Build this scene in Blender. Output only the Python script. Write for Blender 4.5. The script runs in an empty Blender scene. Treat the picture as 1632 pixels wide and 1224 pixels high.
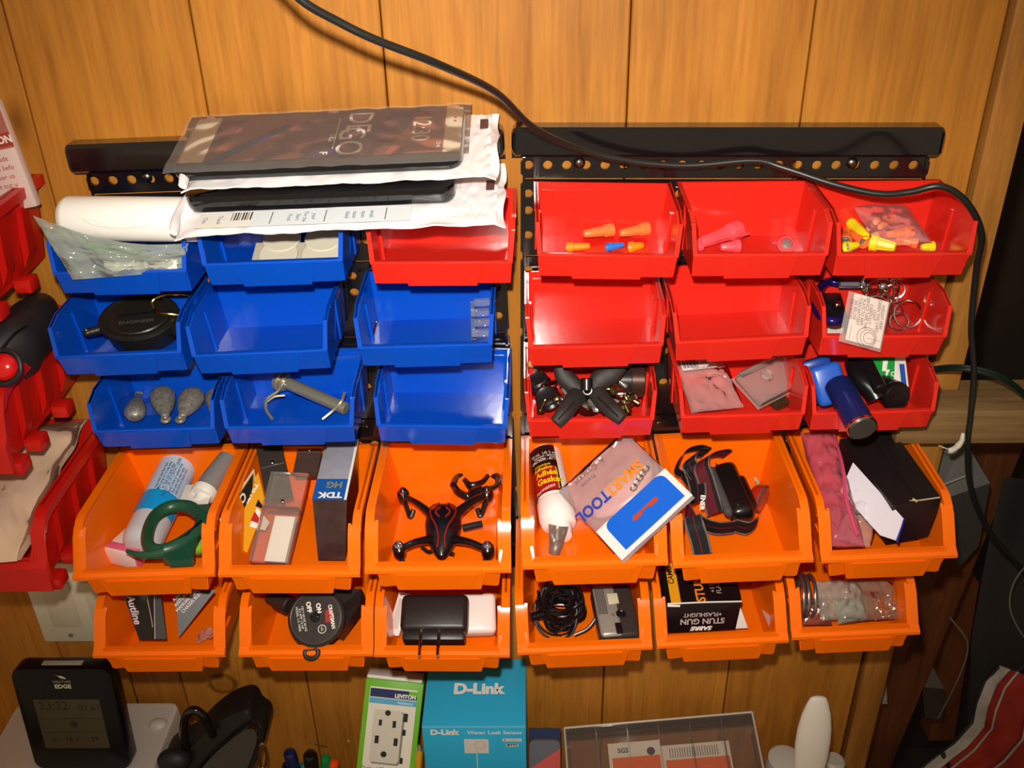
import bpy, bmesh, math, random
from mathutils import Vector, Matrix, noise
from math import sin, cos, pi, radians as rad
random.seed(7)
SC = bpy.context.scene
COL = SC.collection
V = Vector

# ---------------------------------------------------------------- camera
def cam_basis(pitch, yaw, roll):
    p, w, r = rad(pitch), rad(yaw), rad(roll)
    f = V((sin(w)*cos(p), cos(w)*cos(p), -sin(p)))
    rt = V((cos(w), -sin(w), 0)); up = rt.cross(f)
    return rt*cos(r)+up*sin(r), -rt*sin(r)+up*cos(r), f
FPX = 1540.0
CAM = V((0, -0.853, 1.6))
CR, CU, CF = cam_basis(30, -1.3, -1.2)
cd = bpy.data.cameras.new('camera'); cd.sensor_width = 36; cd.lens = FPX/1632*36; cd.clip_start = 0.01
cam = bpy.data.objects.new('camera', cd); COL.objects.link(cam)
cam.matrix_world = Matrix(((CR.x, CU.x, -CF.x, CAM.x), (CR.y, CU.y, -CF.y, CAM.y), (CR.z, CU.z, -CF.z, CAM.z), (0, 0, 0, 1)))
SC.camera = cam
def on(px, py, axis, val):
    """the point of the plane (axis = val) seen at a pixel of the photograph"""
    d = CR*((px-816)/FPX) - CU*((py-612)/FPX) + CF
    t = (val-CAM[axis])/d[axis]
    return CAM + d*t
# ---------------------------------------------------------------- light: the camera's flash and a dim warm room
SC.view_settings.view_transform = 'Standard'; SC.view_settings.look = 'None'
SC.view_settings.gamma = 1; SC.view_settings.use_curve_mapping = False
SC.view_settings.exposure = 0.0
SC.cycles.transparent_max_bounces = 24
w = bpy.data.worlds.new('room_light'); SC.world = w; w.use_nodes = True
w.node_tree.nodes['Background'].inputs[0].default_value = (1.0, 0.72, 0.45, 1)
w.node_tree.nodes['Background'].inputs[1].default_value = 0.30
ld = bpy.data.lights.new('camera_flash', 'SPOT'); ld.energy = 47; ld.color = (1, .95, .86)
ld.spot_size = rad(80); ld.spot_blend = 1.0; ld.shadow_soft_size = 0.011
lo = bpy.data.objects.new('camera_flash', ld); COL.objects.link(lo)
lo.location = CAM + CU*0.06 - CR*0.018
lo.rotation_euler = (V((-0.02, -0.05, 1.24))-lo.location).to_track_quat('-Z', 'Y').to_euler()

# ---------------------------------------------------------------- materials
def lin(c):
    c = c.lstrip('#'); o = []
    for i in (0, 2, 4):
        v = int(c[i:i+2], 16)/255; o.append(v/12.92 if v <= .04045 else ((v+.055)/1.055)**2.4)
    return (*o, 1)
MATS = {}
def mat(name, col='#888888', rough=.45, metal=0, bump=0, bscale=200, var=0, vscale=30, coat=0, trans=0, alpha=1, spec=.5):
    if name in MATS: return MATS[name]
    m = bpy.data.materials.new(name); m.use_nodes = True; nt = m.node_tree; b = nt.nodes['Principled BSDF']
    b.inputs['Base Color'].default_value = lin(col); b.inputs['Roughness'].default_value = rough
    b.inputs['Metallic'].default_value = metal; b.inputs['Coat Weight'].default_value = coat
    b.inputs['Coat Roughness'].default_value = .12; b.inputs['Specular IOR Level'].default_value = spec
    b.inputs['Alpha'].default_value = alpha
    if trans: b.inputs['Transmission Weight'].default_value = trans
    tc = nt.nodes.new('ShaderNodeTexCoord')
    if bump:
        n = nt.nodes.new('ShaderNodeTexNoise'); n.inputs['Scale'].default_value = bscale
        bp = nt.nodes.new('ShaderNodeBump'); bp.inputs['Strength'].default_value = bump; bp.inputs['Distance'].default_value = .001
        nt.links.new(tc.outputs['Object'], n.inputs['Vector']); nt.links.new(n.outputs['Fac'], bp.inputs['Height'])
        nt.links.new(bp.outputs['Normal'], b.inputs['Normal'])
    if var:
        n = nt.nodes.new('ShaderNodeTexNoise'); n.inputs['Scale'].default_value = vscale; n.inputs['Detail'].default_value = 5
        hs = nt.nodes.new('ShaderNodeHueSaturation'); hs.inputs['Color'].default_value = lin(col)
        mr = nt.nodes.new('ShaderNodeMapRange'); mr.inputs['From Min'].default_value = .3; mr.inputs['From Max'].default_value = .7
        mr.inputs['To Min'].default_value = 1-var; mr.inputs['To Max'].default_value = 1+var
        nt.links.new(tc.outputs['Object'], n.inputs['Vector']); nt.links.new(n.outputs['Fac'], mr.inputs['Value'])
        nt.links.new(mr.outputs['Result'], hs.inputs['Value']); nt.links.new(hs.outputs['Color'], b.inputs['Base Color'])
    MATS[name] = m
    return m
def clear(name, col='#ffffff', haze=.12, rough=.12):
    """thin clear plastic film: see-through, a little milky, glossy"""
    if name in MATS: return MATS[name]
    m = bpy.data.materials.new(name); m.use_nodes = True; nt = m.node_tree; nt.nodes.clear()
    out = nt.nodes.new('ShaderNodeOutputMaterial'); tr = nt.nodes.new('ShaderNodeBsdfTransparent')
    pb = nt.nodes.new('ShaderNodeBsdfPrincipled'); pb.inputs['Base Color'].default_value = lin(col); pb.inputs['Roughness'].default_value = rough
    gl = nt.nodes.new('ShaderNodeBsdfGlossy'); gl.inputs['Roughness'].default_value = rough
    mx = nt.nodes.new('ShaderNodeMixShader'); mx2 = nt.nodes.new('ShaderNodeMixShader'); fr = nt.nodes.new('ShaderNodeLayerWeight'); fr.inputs['Blend'].default_value = .16
    tr.inputs[0].default_value = (*[.5+.5*x for x in lin(col)[:3]], 1)
    mx.inputs[0].default_value = haze
    nt.links.new(tr.outputs[0], mx.inputs[1]); nt.links.new(pb.outputs[0], mx.inputs[2])
    nt.links.new(fr.outputs['Fresnel'], mx2.inputs[0]); nt.links.new(mx.outputs[0], mx2.inputs[1]); nt.links.new(gl.outputs[0], mx2.inputs[2])
    nt.links.new(mx2.outputs[0], out.inputs[0]); MATS[name] = m
    return m
_k = [on(355, 1090, 1, 0), on(28, 195, 1, 0)]
KNOTS = [(_k[0].x, _k[0].z, .019, .017, 1), (_k[1].x, _k[1].z, .013, .022, 0)]
def wood(name, c1, c2, c3, axis='Z', rough=.42, knots=True, sc=1.0):
    m = bpy.data.materials.new(name); m.use_nodes = True; nt = m.node_tree; b = nt.nodes['Principled BSDF']; L = nt.links.new
    N = nt.nodes.new
    tc = N('ShaderNodeTexCoord'); at = N('ShaderNodeAttribute'); at.attribute_name = 'plank'
    mp = N('ShaderNodeMapping'); s = [26*sc, 26*sc, 26*sc]; s['XYZ'.index(axis)] = 2.0*sc; mp.inputs['Scale'].default_value = s
    # fine fibre
    mpf = N('ShaderNodeMapping'); sf = [260*sc]*3; sf['XYZ'.index(axis)] = 9*sc; mpf.inputs['Scale'].default_value = sf; L(tc.outputs['Object'], mpf.inputs['Vector'])
    nf = N('ShaderNodeTexNoise'); nf.inputs['Scale'].default_value = 1; nf.inputs['Detail'].default_value = 4; L(mpf.outputs[0], nf.inputs['Vector'])
    L(tc.outputs['Object'], mp.inputs['Vector'])
    off = N('ShaderNodeVectorMath'); off.operation = 'MULTIPLY_ADD'; off.inputs[1].default_value = (37, 17, 23); L(at.outputs['Fac'], off.inputs[0]); L(mp.outputs[0], off.inputs[2])
    n1 = N('ShaderNodeTexNoise'); n1.inputs['Scale'].default_value = 1.2; n1.inputs['Detail'].default_value = 9; n1.inputs['Roughness'].default_value = .62; n1.inputs['Distortion'].default_value = .7
    L(off.outputs[0], n1.inputs['Vector'])
    n2 = N('ShaderNodeTexNoise'); n2.inputs['Scale'].default_value = 5.5; n2.inputs['Detail'].default_value = 6; L(off.outputs[0], n2.inputs['Vector'])
    mp3 = N('ShaderNodeMapping'); mp3.inputs['Scale'].default_value = (5, 5, 5); L(tc.outputs['Object'], mp3.inputs['Vector'])
    n3 = N('ShaderNodeTexNoise'); n3.inputs['Scale'].default_value = 1.0; n3.inputs['Detail'].default_value = 4; L(mp3.outputs[0], n3.inputs['Vector'])
    cr = N('ShaderNodeValToRGB'); e = cr.color_ramp.elements; e[0].position = .3; e[0].color = lin(c2); e[1].position = .68; e[1].color = lin(c1)
    L(n1.outputs['Fac'], cr.inputs[0])
    mx = N('ShaderNodeMixRGB'); mx.blend_type = 'MULTIPLY'; cr2 = N('ShaderNodeValToRGB'); cr2.color_ramp.elements[0].position = .32; cr2.color_ramp.elements[0].color = (.72, .62, .5, 1)
    cr2.color_ramp.elements[1].position = .5; cr2.color_ramp.elements[1].color = (1, 1, 1, 1); L(n2.outputs['Fac'], cr2.inputs[0])
    mx.inputs[0].default_value = .55; L(cr.outputs[0], mx.inputs[1]); L(cr2.outputs[0], mx.inputs[2])
    hs = N('ShaderNodeHueSaturation'); L(mx.outputs[0], hs.inputs['Color'])
    mr = N('ShaderNodeMapRange'); mr.inputs['From Min'].default_value = .3; mr.inputs['From Max'].default_value = .7; mr.inputs['To Min'].default_value = .82; mr.inputs['To Max'].default_value = 1.14; L(n3.outputs['Fac'], mr.inputs['Value'])
    mrf = N('ShaderNodeMapRange'); mrf.inputs['From Min'].default_value = .25; mrf.inputs['From Max'].default_value = .75; mrf.inputs['To Min'].default_value = -.13; mrf.inputs['To Max'].default_value = .13; L(nf.outputs['Fac'], mrf.inputs['Value'])
    ad = N('ShaderNodeMath'); ad.operation = 'ADD'; L(mr.outputs[0], ad.inputs[0]); L(mrf.outputs[0], ad.inputs[1]); mr = ad
    ma = N('ShaderNodeMath'); ma.operation = 'MULTIPLY_ADD'; ma.inputs[1].default_value = .14; L(at.outputs['Fac'], ma.inputs[0]); L(mr.outputs[0], ma.inputs[2])
    L(ma.outputs[0], hs.inputs['Value'])
    last = hs
    if knots:
        for kx, kz, rx, rz, ring in KNOTS:
            mpv = N('ShaderNodeMapping'); mpv.vector_type = 'POINT'; mpv.inputs['Location'].default_value = (-kx/rx, 0, -kz/rz); mpv.inputs['Scale'].default_value = (1/rx, 0, 1/rz)
            nw = N('ShaderNodeTexNoise'); nw.inputs['Scale'].default_value = 90; L(tc.outputs['Object'], nw.inputs['Vector'])
            ln = N('ShaderNodeVectorMath'); ln.operation = 'LENGTH'; L(tc.outputs['Object'], mpv.inputs['Vector']); L(mpv.outputs[0], ln.inputs[0])
            ds = N('ShaderNodeMath'); ds.operation = 'MULTIPLY_ADD'; ds.inputs[1].default_value = .5; L(nw.outputs['Fac'], ds.inputs[0]); L(ln.outputs['Value'], ds.inputs[2])
            ck = N('ShaderNodeValToRGB'); ee = ck.color_ramp.elements
            ee[0].position = 0; ee[0].color = (.45,)*3+(1,) if ring else (1, 1, 1, 1); ee[1].position = 1; ee[1].color = (0, 0, 0, 1)
            if ring:
                for p_, v_ in ((.62, .25), (.74, 1), (.86, .9)): e_ = ee.new(p_); e_.color = (v_, v_, v_, 1)
            sc_ = N('ShaderNodeMath'); sc_.operation = 'MULTIPLY'; sc_.inputs[1].default_value = .72; L(ds.outputs[0], sc_.inputs[0]); L(sc_.outputs[0], ck.inputs[0])
            mk = N('ShaderNodeMixRGB'); mk.inputs[2].default_value = lin(c3); mf = N('ShaderNodeMath'); mf.operation = 'MULTIPLY'; mf.inputs[1].default_value = .8; L(ck.outputs[0], mf.inputs[0]); L(mf.outputs[0], mk.inputs[0]); L(last.outputs[0], mk.inputs[1]); last = mk
        vo = N('ShaderNodeTexVoronoi'); vo.inputs['Scale'].default_value = 1; mpw = N('ShaderNodeMapping'); mpw.inputs['Scale'].default_value = (17, .1, 9); L(tc.outputs['Object'], mpw.inputs['Vector']); L(mpw.outputs[0], vo.inputs['Vector'])
        cv = N('ShaderNodeValToRGB'); ev = cv.color_ramp.elements; ev[0].position = .022; ev[0].color = (.7, .7, .7, 1); ev[1].position = .04; ev[1].color = (0, 0, 0, 1); L(vo.outputs['Distance'], cv.inputs[0])
        mk = N('ShaderNodeMixRGB'); mk.inputs[2].default_value = lin('#e8cfa0'); L(cv.outputs[0], mk.inputs[0]); L(last.outputs[0], mk.inputs[1]); last = mk
    L(last.outputs[0], b.inputs['Base Color'])
    b.inputs['Roughness'].default_value = rough; b.inputs['Specular IOR Level'].default_value = .25
    bp = N('ShaderNodeBump'); bp.inputs['Strength'].default_value = .25; bp.inputs['Distance'].default_value = .0006; L(n2.outputs['Fac'], bp.inputs['Height']); L(bp.outputs[0], b.inputs['Normal'])
    MATS[name] = m
    return m

# ---------------------------------------------------------------- mesh helpers
def FR(o, x, z):
    """matrix with origin o, x axis x and normal z"""
    x = V(x).normalized(); z = V(z); z = (z - x*z.dot(x)).normalized(); y = z.cross(x)
    return Matrix(((x.x, y.x, z.x, o[0]), (x.y, y.y, z.y, o[1]), (x.z, y.z, z.z, o[2]), (0, 0, 0, 1)))
def TR(x=0, y=0, z=0, rx=0, ry=0, rz=0):
    return Matrix.Translation((x, y, z)) @ Matrix.Rotation(rad(rz), 4, 'Z') @ Matrix.Rotation(rad(ry), 4, 'Y') @ Matrix.Rotation(rad(rx), 4, 'X')
I4 = Matrix.Identity(4)
class B:
    def __init__(s, T=None): s.bm = bmesh.new(); s.T = T or I4
    def _add(s, vs, fs, T, mi):
        T = s.T @ (T or I4)
        vv = [s.bm.verts.new(T @ V(v)) for v in vs]; out = []
        for f in fs:
            try: g = s.bm.faces.new([vv[i] for i in f]); g.material_index = mi; out.append(g)
            except ValueError: pass
        return vv, out
    def box(s, sx, sy, sz, T=None, bev=0, seg=2, mi=0):
        x, y, z = sx/2, sy/2, sz/2
        vs = [(-x, -y, -z), (x, -y, -z), (x, y, -z), (-x, y, -z), (-x, -y, z), (x, -y, z), (x, y, z), (-x, y, z)]
        vv, ff = s._add(vs, [(3, 2, 1, 0), (4, 5, 6, 7), (0, 1, 5, 4), (1, 2, 6, 5), (2, 3, 7, 6), (3, 0, 4, 7)], T, mi)
        if bev:
            ed = {e for f in ff for e in f.edges}
            bmesh.ops.bevel(s.bm, geom=list(ed)+vv, offset=bev, segments=seg, profile=.5, affect='EDGES', material=mi)
        return s
    def lohi(s, a, b, **k):
        c = [(a[i]+b[i])/2 for i in range(3)]
        return s.box(b[0]-a[0], b[1]-a[1], b[2]-a[2], Matrix.Translation(c), **k)
    def hexa(s, p, mi=0, T=None):
        """eight corners: bottom ring, then top ring"""
        s._add(p, [(3, 2, 1, 0), (4, 5, 6, 7), (0, 1, 5, 4), (1, 2, 6, 5), (2, 3, 7, 6), (3, 0, 4, 7)], T, mi); return s
    def prism(s, poly, h, T=None, mi=0, z0=0):
        n = len(poly); vs = [(x, y, z0) for x, y in poly]+[(x, y, z0+h) for x, y in poly]
        s._add(vs, [tuple(range(n-1, -1, -1)), tuple(range(n, 2*n))]+[(i, (i+1) % n, n+(i+1) % n, n+i) for i in range(n)], T, mi); return s
    def lathe(s, prof, n=24, T=None, mi=0, a0=0, rx=1, ry=1):
        vs = []; fs = []; m = len(prof)
        for i in range(n):
            a = a0+2*pi*i/n
            for r, z in prof: vs.append((max(r, 1e-5)*cos(a)*rx, max(r, 1e-5)*sin(a)*ry, z))
        for i in range(n):
            j = (i+1) % n
            for k in range(m-1): fs.append((i*m+k, j*m+k, j*m+k+1, i*m+k+1))
        if prof[0][0] > 1e-4: fs.append(tuple(i*m for i in range(n-1, -1, -1)))
        if prof[-1][0] > 1e-4: fs.append(tuple(i*m+m-1 for i in range(n)))
        s._add(vs, fs, T, mi); return s
    def cyl(s, p, q, r, n=20, r2=None, mi=0, bev=0):
        p, q = V(p), V(q); d = q-p; L = d.length
        T = Matrix.Translation(p) @ d.to_track_quat('Z', 'Y').to_matrix().to_4x4(); r2 = r if r2 is None else r2
        pr = [(r, 0), (r2, L)] if not bev else [(r-bev, 0), (r, bev), (r2, L-bev), (r2-bev, L)]
        return s.lathe(pr, n, T, mi)
    def rbox(s, w, h, t, r, bev, T=None, mi=0, n=6):
        """slab with rounded corners in plan and soft top and bottom edges, z from 0 to t"""
        rings = [(-bev, 0), (-bev*.3, bev*.3), (0, bev), (0, t-bev), (-bev*.3, t-bev*.3), (-bev, t)]; vs = []; fs = []; pl = []
        for cx, cy, a0 in ((w/2-r, h/2-r, 0), (-w/2+r, h/2-r, 90), (-w/2+r, -h/2+r, 180), (w/2-r, -h/2+r, 270)):
            for k in range(n+1): a = rad(a0+90*k/n); pl.append((cx, cy, cos(a), sin(a)))
        m = len(pl)
        for d, z in rings: vs += [(cx+(r+d)*c, cy+(r+d)*s_, z) for cx, cy, c, s_ in pl]
        for i in range(len(rings)-1): fs += [(i*m+k, i*m+(k+1) % m, (i+1)*m+(k+1) % m, (i+1)*m+k) for k in range(m)]
        fs += [tuple(range(m-1, -1, -1)), tuple(range((len(rings)-1)*m, len(rings)*m))]
        s._add(vs, fs, T, mi); return s
    def ell(s, rx, ry, rz, T=None, n=20, mi=0):
        k = 12; pr = [(sin(pi*i/k), -cos(pi*i/k)) for i in range(k+1)]
        return s.lathe(pr, n, (T or I4) @ Matrix.Diagonal((rx, ry, rz, 1)), mi)
    def tube(s, pts, r, n=8, closed=False, mi=0, flat=1.0, up=None, caps=True):
        pts = [V(p) for p in pts]; m = len(pts); vs = []; N = V(up) if up is not None else None
        for i, p in enumerate(pts):
            a = pts[(i-1) % m] if (i or closed) else p; b = pts[(i+1) % m] if (i < m-1 or closed) else p
            t = (b-a).normalized()
            if N is None: N = t.orthogonal()
            U = (up and V(up)) or N
            U = (U - t*U.dot(t))
            if U.length < 1e-6: U = t.orthogonal()
            U.normalize(); N = U; W = t.cross(U); rr = r[i] if isinstance(r, (list, tuple)) else r
            for k in range(n):
                an = 2*pi*k/n; vs.append(p + W*cos(an)*rr + U*sin(an)*rr*flat)
        fs = []
        for i in range(m if closed else m-1):
            j = (i+1) % m
            for k in range(n): fs.append((i*n+k, i*n+(k+1) % n, j*n+(k+1) % n, j*n+k))
        if not closed and caps: fs += [tuple(range(n-1, -1, -1)), tuple((m-1)*n+k for k in range(n))]
        s._add(vs, fs, None, mi); return s
    def sheet(s, fn, nu, nv, th=0.0, T=None, mi=0, cu=False):
        """grid surface fn(u,v) with u,v in 0..1; with thickness when th"""
        g = [[V(fn(i/nu, j/nv)) for j in range(nv+1)] for i in range(nu+1)]
        R = nv+1; vs = [p for row in g for p in row]; nb = len(vs)
        fs = [(i*R+j, (i+1)*R+j, (i+1)*R+j+1, i*R+j+1) for i in range(nu) for j in range(nv)]
        if th:
            for i in range(nu+1):
                for j in range(nv+1):
                    du = g[min(i+1, nu)][j]-g[max(i-1, 0)][j]; dv = g[i][min(j+1, nv)]-g[i][max(j-1, 0)]
                    n = du.cross(dv); n = n.normalized() if n.length > 1e-12 else V((0, 0, 1)); vs.append(g[i][j]-n*th)
            fs += [tuple(nb+k for k in reversed(f)) for f in fs[:nu*nv]]
            ring = [(i, 0) for i in range(nu)]+[(nu, j) for j in range(nv)]+[(i, nv) for i in range(nu, 0, -1)]+[(0, j) for j in range(nv, 0, -1)]
            ids = [i*R+j for i, j in ring]
            for a, b in zip(ids, ids[1:]+ids[:1]): fs.append((b, a, nb+a, nb+b))
        s._add(vs, fs, T, mi); return s
    def pouch(s, w, h, t, wr=.0012, seed=0, nu=26, nv=18, T=None, mi=0, p=3.0, edge=.0003):
        """sealed soft bag lying in xy, centred, with a bulge of half-thickness t and wrinkles"""
        def f(sg):
            def g(u, v):
                a, b = 2*u-1, 2*v-1; m = max(0, (1-abs(a)**p))*max(0, (1-abs(b)**p))
                q = V((u*w*60, v*h*60, seed*7.3+sg)); n = noise.noise(q)*.9+noise.noise(q*2.7)*.7
                ridge = abs(noise.noise(V((u*w*38+seed, v*h*75, seed*3.1+sg*9))))
                return (a*w/2, b*h/2, sg*(edge+t*m**.6) + wr*n*(.3+m) + wr*1.2*(ridge-.3)*m)
            return g
        s.sheet(f(1), nu, nv, 0, T, mi); s.sheet(lambda u, v: f(-1)(1-u, v), nu, nv, 0, T, mi); return s
    def obj(s, name, parent=None, mt=None, ang=38, M=None, smooth=True):
        bmesh.ops.recalc_face_normals(s.bm, faces=s.bm.faces[:]) if s.bm.faces else None
        for f in s.bm.faces: f.smooth = smooth
        for e in s.bm.edges:
            if len(e.link_faces) == 2 and e.calc_face_angle(0) > rad(ang): e.smooth = False
        me = bpy.data.meshes.new(name); s.bm.to_mesh(me); s.bm.free()
        for m in (mt if isinstance(mt, (list, tuple)) else [mt]): me.materials.append(m)
        o = bpy.data.objects.new(name, me); COL.objects.link(o)
        if parent is not None: o.parent = parent
        if M is not None: o.matrix_local = M if parent is not None else M
        return o
def tag(o, label=None, cat=None, group=None, kind=None):
    if label: o['label'] = label
    if cat: o['category'] = cat
    if group: o['group'] = group
    if kind: o['kind'] = kind
    return o
def thing(name, label, cat, M=None, group=None):
    o = bpy.data.objects.new(name, None); COL.objects.link(o); o.empty_display_size = .01
    o.matrix_world = M if M is not None else I4
    return tag(o, label, cat, group)
def at(name, label, cat, p, group=None): return thing(name, label, cat, Matrix.Translation(p), group)
def copy_tree(o, parent=None):
    c = o.copy(); COL.objects.link(c); c.parent = parent
    for ch in list(o.children): copy_tree(ch, c)
    return c
def text_bm(bm, s, size, M, mi=0, bold=0, xs=1.0, space=1.0, center=True, shear=0):
    cu = bpy.data.curves.new('t', 'FONT'); cu.body = s; cu.size = size; cu.offset = bold*size; cu.space_character = space; cu.shear = shear
    cu.align_x = 'CENTER' if center else 'LEFT'; cu.align_y = 'CENTER'; cu.fill_mode = 'FRONT'; cu.resolution_u = 3
    ob = bpy.data.objects.new('t', cu); me = bpy.data.meshes.new_from_object(ob)
    me.transform(M @ Matrix.Diagonal((xs, 1, 1, 1)))
    n0 = len(bm.faces); bm.from_mesh(me); bm.faces.ensure_lookup_table()
    for f in bm.faces[n0:]: f.material_index = mi
    bpy.data.objects.remove(ob); bpy.data.curves.remove(cu); bpy.data.meshes.remove(me)
def prints(name, parent, items, mats, M=None):
    """flat printing on a face. items: ('t',text,x,y,size,mi,{rot,bold,xs,shear}) or ('r',x0,y0,x1,y1,mi) or ('c',x,y,r,mi) or ('p',pts,mi); later ones lie above"""
    b = B(); z = .00025
    for it in items:
        z += .00004
        if it[0] == 't':
            k = it[6] if len(it) > 6 else {}
            text_bm(b.bm, it[1], it[4], TR(it[2], it[3], z, rz=k.get('rot', 0)), it[5], k.get('bold', 0), k.get('xs', 1), k.get('space', 1), k.get('center', True), k.get('shear', 0))
        elif it[0] == 'r':
            _, x0, y0, x1, y1, mi = it; b._add([(x0, y0, z), (x1, y0, z), (x1, y1, z), (x0, y1, z)], [(0, 1, 2, 3)], None, mi)
        elif it[0] == 'c':
            _, x, y, r, mi = it; b._add([(x+r*cos(k*pi/12), y+r*sin(k*pi/12), z) for k in range(24)], [tuple(range(24))], None, mi)
        elif it[0] == 'o':
            _, x, y, r, r2, mi = it
            b._add([(x+q*cos(k*pi/14), y+q*sin(k*pi/14), z) for q in (r, r2) for k in range(28)], [(k, (k+1) % 28, 28+(k+1) % 28, 28+k) for k in range(28)], None, mi)
        elif it[0] == 'p':
            b._add([(x, y, z) for x, y in it[1]], [tuple(range(len(it[1])))], None, it[2])
    bm = b.bm
    for f in bm.faces:
        f.normal_update()
        if f.normal.z < 0: f.normal_flip()
    me = bpy.data.meshes.new(name); bm.to_mesh(me); bm.free()
    for m in mats: me.materials.append(m)
    o = bpy.data.objects.new(name, me); COL.objects.link(o); o.parent = parent
    if M is not None: o.matrix_local = M
    return o
def para(x, y, w, lines, size, mi, rot=0, seed=1, txt=None):
    """small print: rows of fine lettering"""
    rnd = random.Random(seed); out = []; words = (txt or 'warning keep out of reach read all before use made for indoor only').split(); c, s_ = cos(rad(rot)), sin(rad(rot))
    for i in range(lines):
        t = ''
        while len(t)*size*.48 < w*rnd.uniform(.75, 1): t += rnd.choice(words)+' '
        dy = -i*size*1.25
        out.append(('t', t[:int(w/size/.48)], x-dy*s_, y+dy*c, size, mi, dict(rot=rot, center=False)))
    return out
def smooth_path(pts, n=8):
    """Catmull-Rom through the points"""
    P = [V(p) for p in pts]; P = [P[0]*2-P[1]]+P+[P[-1]*2-P[-2]]; out = []
    for i in range(1, len(P)-2):
        for k in range(n):
            t = k/n; a, b, c, d = P[i-1], P[i], P[i+1], P[i+2]
            out.append(.5*((2*b)+(c-a)*t+(2*a-5*b+4*c-d)*t*t+(3*b-a-3*c+d)*t**3))
    return out+[P[-2]]
def ring_pts(c, rx, ry, M=None, n=28, a0=0, a1=2*pi):
    M = M or I4; full = abs(a1-a0-2*pi) < 1e-6
    return [V(c)+(M @ V((rx*cos(a0+(a1-a0)*k/(n if full else n-1)), ry*sin(a0+(a1-a0)*k/(n if full else n-1)), 0))) for k in range(n)]
def plate_holes(name, x0, z0, x1, z1, holes, th, y, mt, parent, r=.0045, rc=.004):
    """upright plate in the xz plane with round holes; holes: (x,z,r) or (x,z,w,h) slots"""
    cu = bpy.data.curves.new('t', 'CURVE'); cu.dimensions = '2D'; cu.fill_mode = 'BOTH'; cu.extrude = th/2
    def poly(pts):
        sp = cu.splines.new('POLY'); sp.points.add(len(pts)-1); sp.use_cyclic_u = True
        for p, q in zip(sp.points, pts): p.co = (q[0], q[1], 0, 1)
    poly([(x0+rc, z0), (x1-rc, z0), (x1, z0+rc), (x1, z1-rc), (x1-rc, z1), (x0+rc, z1), (x0, z1-rc), (x0, z0+rc)])
    for h in holes:
        if len(h) == 3: poly([(h[0]+h[2]*cos(-2*pi*k/16), h[1]+h[2]*sin(-2*pi*k/16)) for k in range(16)])
        else: poly([(h[0]-h[2]/2, h[1]-h[3]/2), (h[0]-h[2]/2, h[1]+h[3]/2), (h[0]+h[2]/2, h[1]+h[3]/2), (h[0]+h[2]/2, h[1]-h[3]/2)])
    ob = bpy.data.objects.new('t', cu); me = bpy.data.meshes.new_from_object(ob); bpy.data.objects.remove(ob); bpy.data.curves.remove(cu)
    me.transform(Matrix(((1, 0, 0, 0), (0, 0, -1, y), (0, 1, 0, 0), (0, 0, 0, 1)))); me.name = name
    me.materials.append(mt); o = bpy.data.objects.new(name, me); COL.objects.link(o); o.parent = parent
    return o

# common materials
BLACK = mat('black_plastic', '#141315', .28)
BLACKM = mat('black_matte', '#1b1a1c', .55)
WHITE = mat('white_plastic', '#e6e0d6', .35)
PAPER = mat('white_paper', '#e9e3da', .6)
CHROME = mat('bright_metal', '#d8d4cc', .18, 1)
STEEL = mat('dull_metal', '#a8a39a', .35, .7)
REDP = mat('red_bin_plastic', '#dc2a1e', .14, bump=.05, bscale=90)
BLUEP = mat('blue_bin_plastic', '#084cc0', .14, bump=.05, bscale=90)
ORP = mat('orange_bin_plastic', '#ff7208', .17, bump=.05, bscale=90)
INKK = mat('ink_black', '#15120f', .5); INKW = mat('ink_white', '#f2ece2', .5)
FILM = clear('clear_film', haze=.10); FILM2 = clear('milky_film', '#f2ece6', .16, .12); HARD = clear('clear_styrene', '#f4f2ee', .07, .05)

# ---------------------------------------------------------------- the setting
wall_wood = wood('pine_boards', '#bb7a2a', '#a2651f', '#5f3412', rough=.55)
def planks(name, edges, z0, z1, y0, th, mt, vertical=True):
    bm = bmesh.new(); lay = bm.faces.layers.float.new('plank')
    for i in range(len(edges)-1):
        a, b = edges[i], edges[i+1]; g = .0007; r = random.random(); e = .0012
        if vertical: co = [(a+g, y0), (a+g, y0-th+e), (a+g+e, y0-th), (b-g-e, y0-th), (b-g, y0-th+e), (b-g, y0)]
        vs = [bm.verts.new((x, y, z)) for z in (z0, z1) for x, y in co]; n = 6
        fs = [[vs[k], vs[(k+1) % n], vs[n+(k+1) % n], vs[n+k]] for k in range(n)]+[list(reversed(vs[:n])), vs[n:]]
        for f in fs: bm.faces.new(f)[lay] = r
    bmesh.ops.recalc_face_normals(bm, faces=bm.faces[:])
    me = bpy.data.meshes.new(name); bm.to_mesh(me); bm.free(); me.materials.append(mt)
    o = bpy.data.objects.new(name, me); COL.objects.link(o); o['kind'] = 'structure'
    return o
planks('wall_back', [-1.05, -.88, -.73, -.58, -.4396, -.2824, -.123, .0863, .239, .3985], .44, 1.75, .018, .018, wall_wood)
# backing sheet behind the planks, the shade of the gaps put into its colour
b = B(); b.lohi((-1.05, .018, .44), (.398, .024, 1.75)); tag(b.obj('trim_1', None, mat('gap_shadow_board', '#3a2413', .8)), kind='structure')
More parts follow.
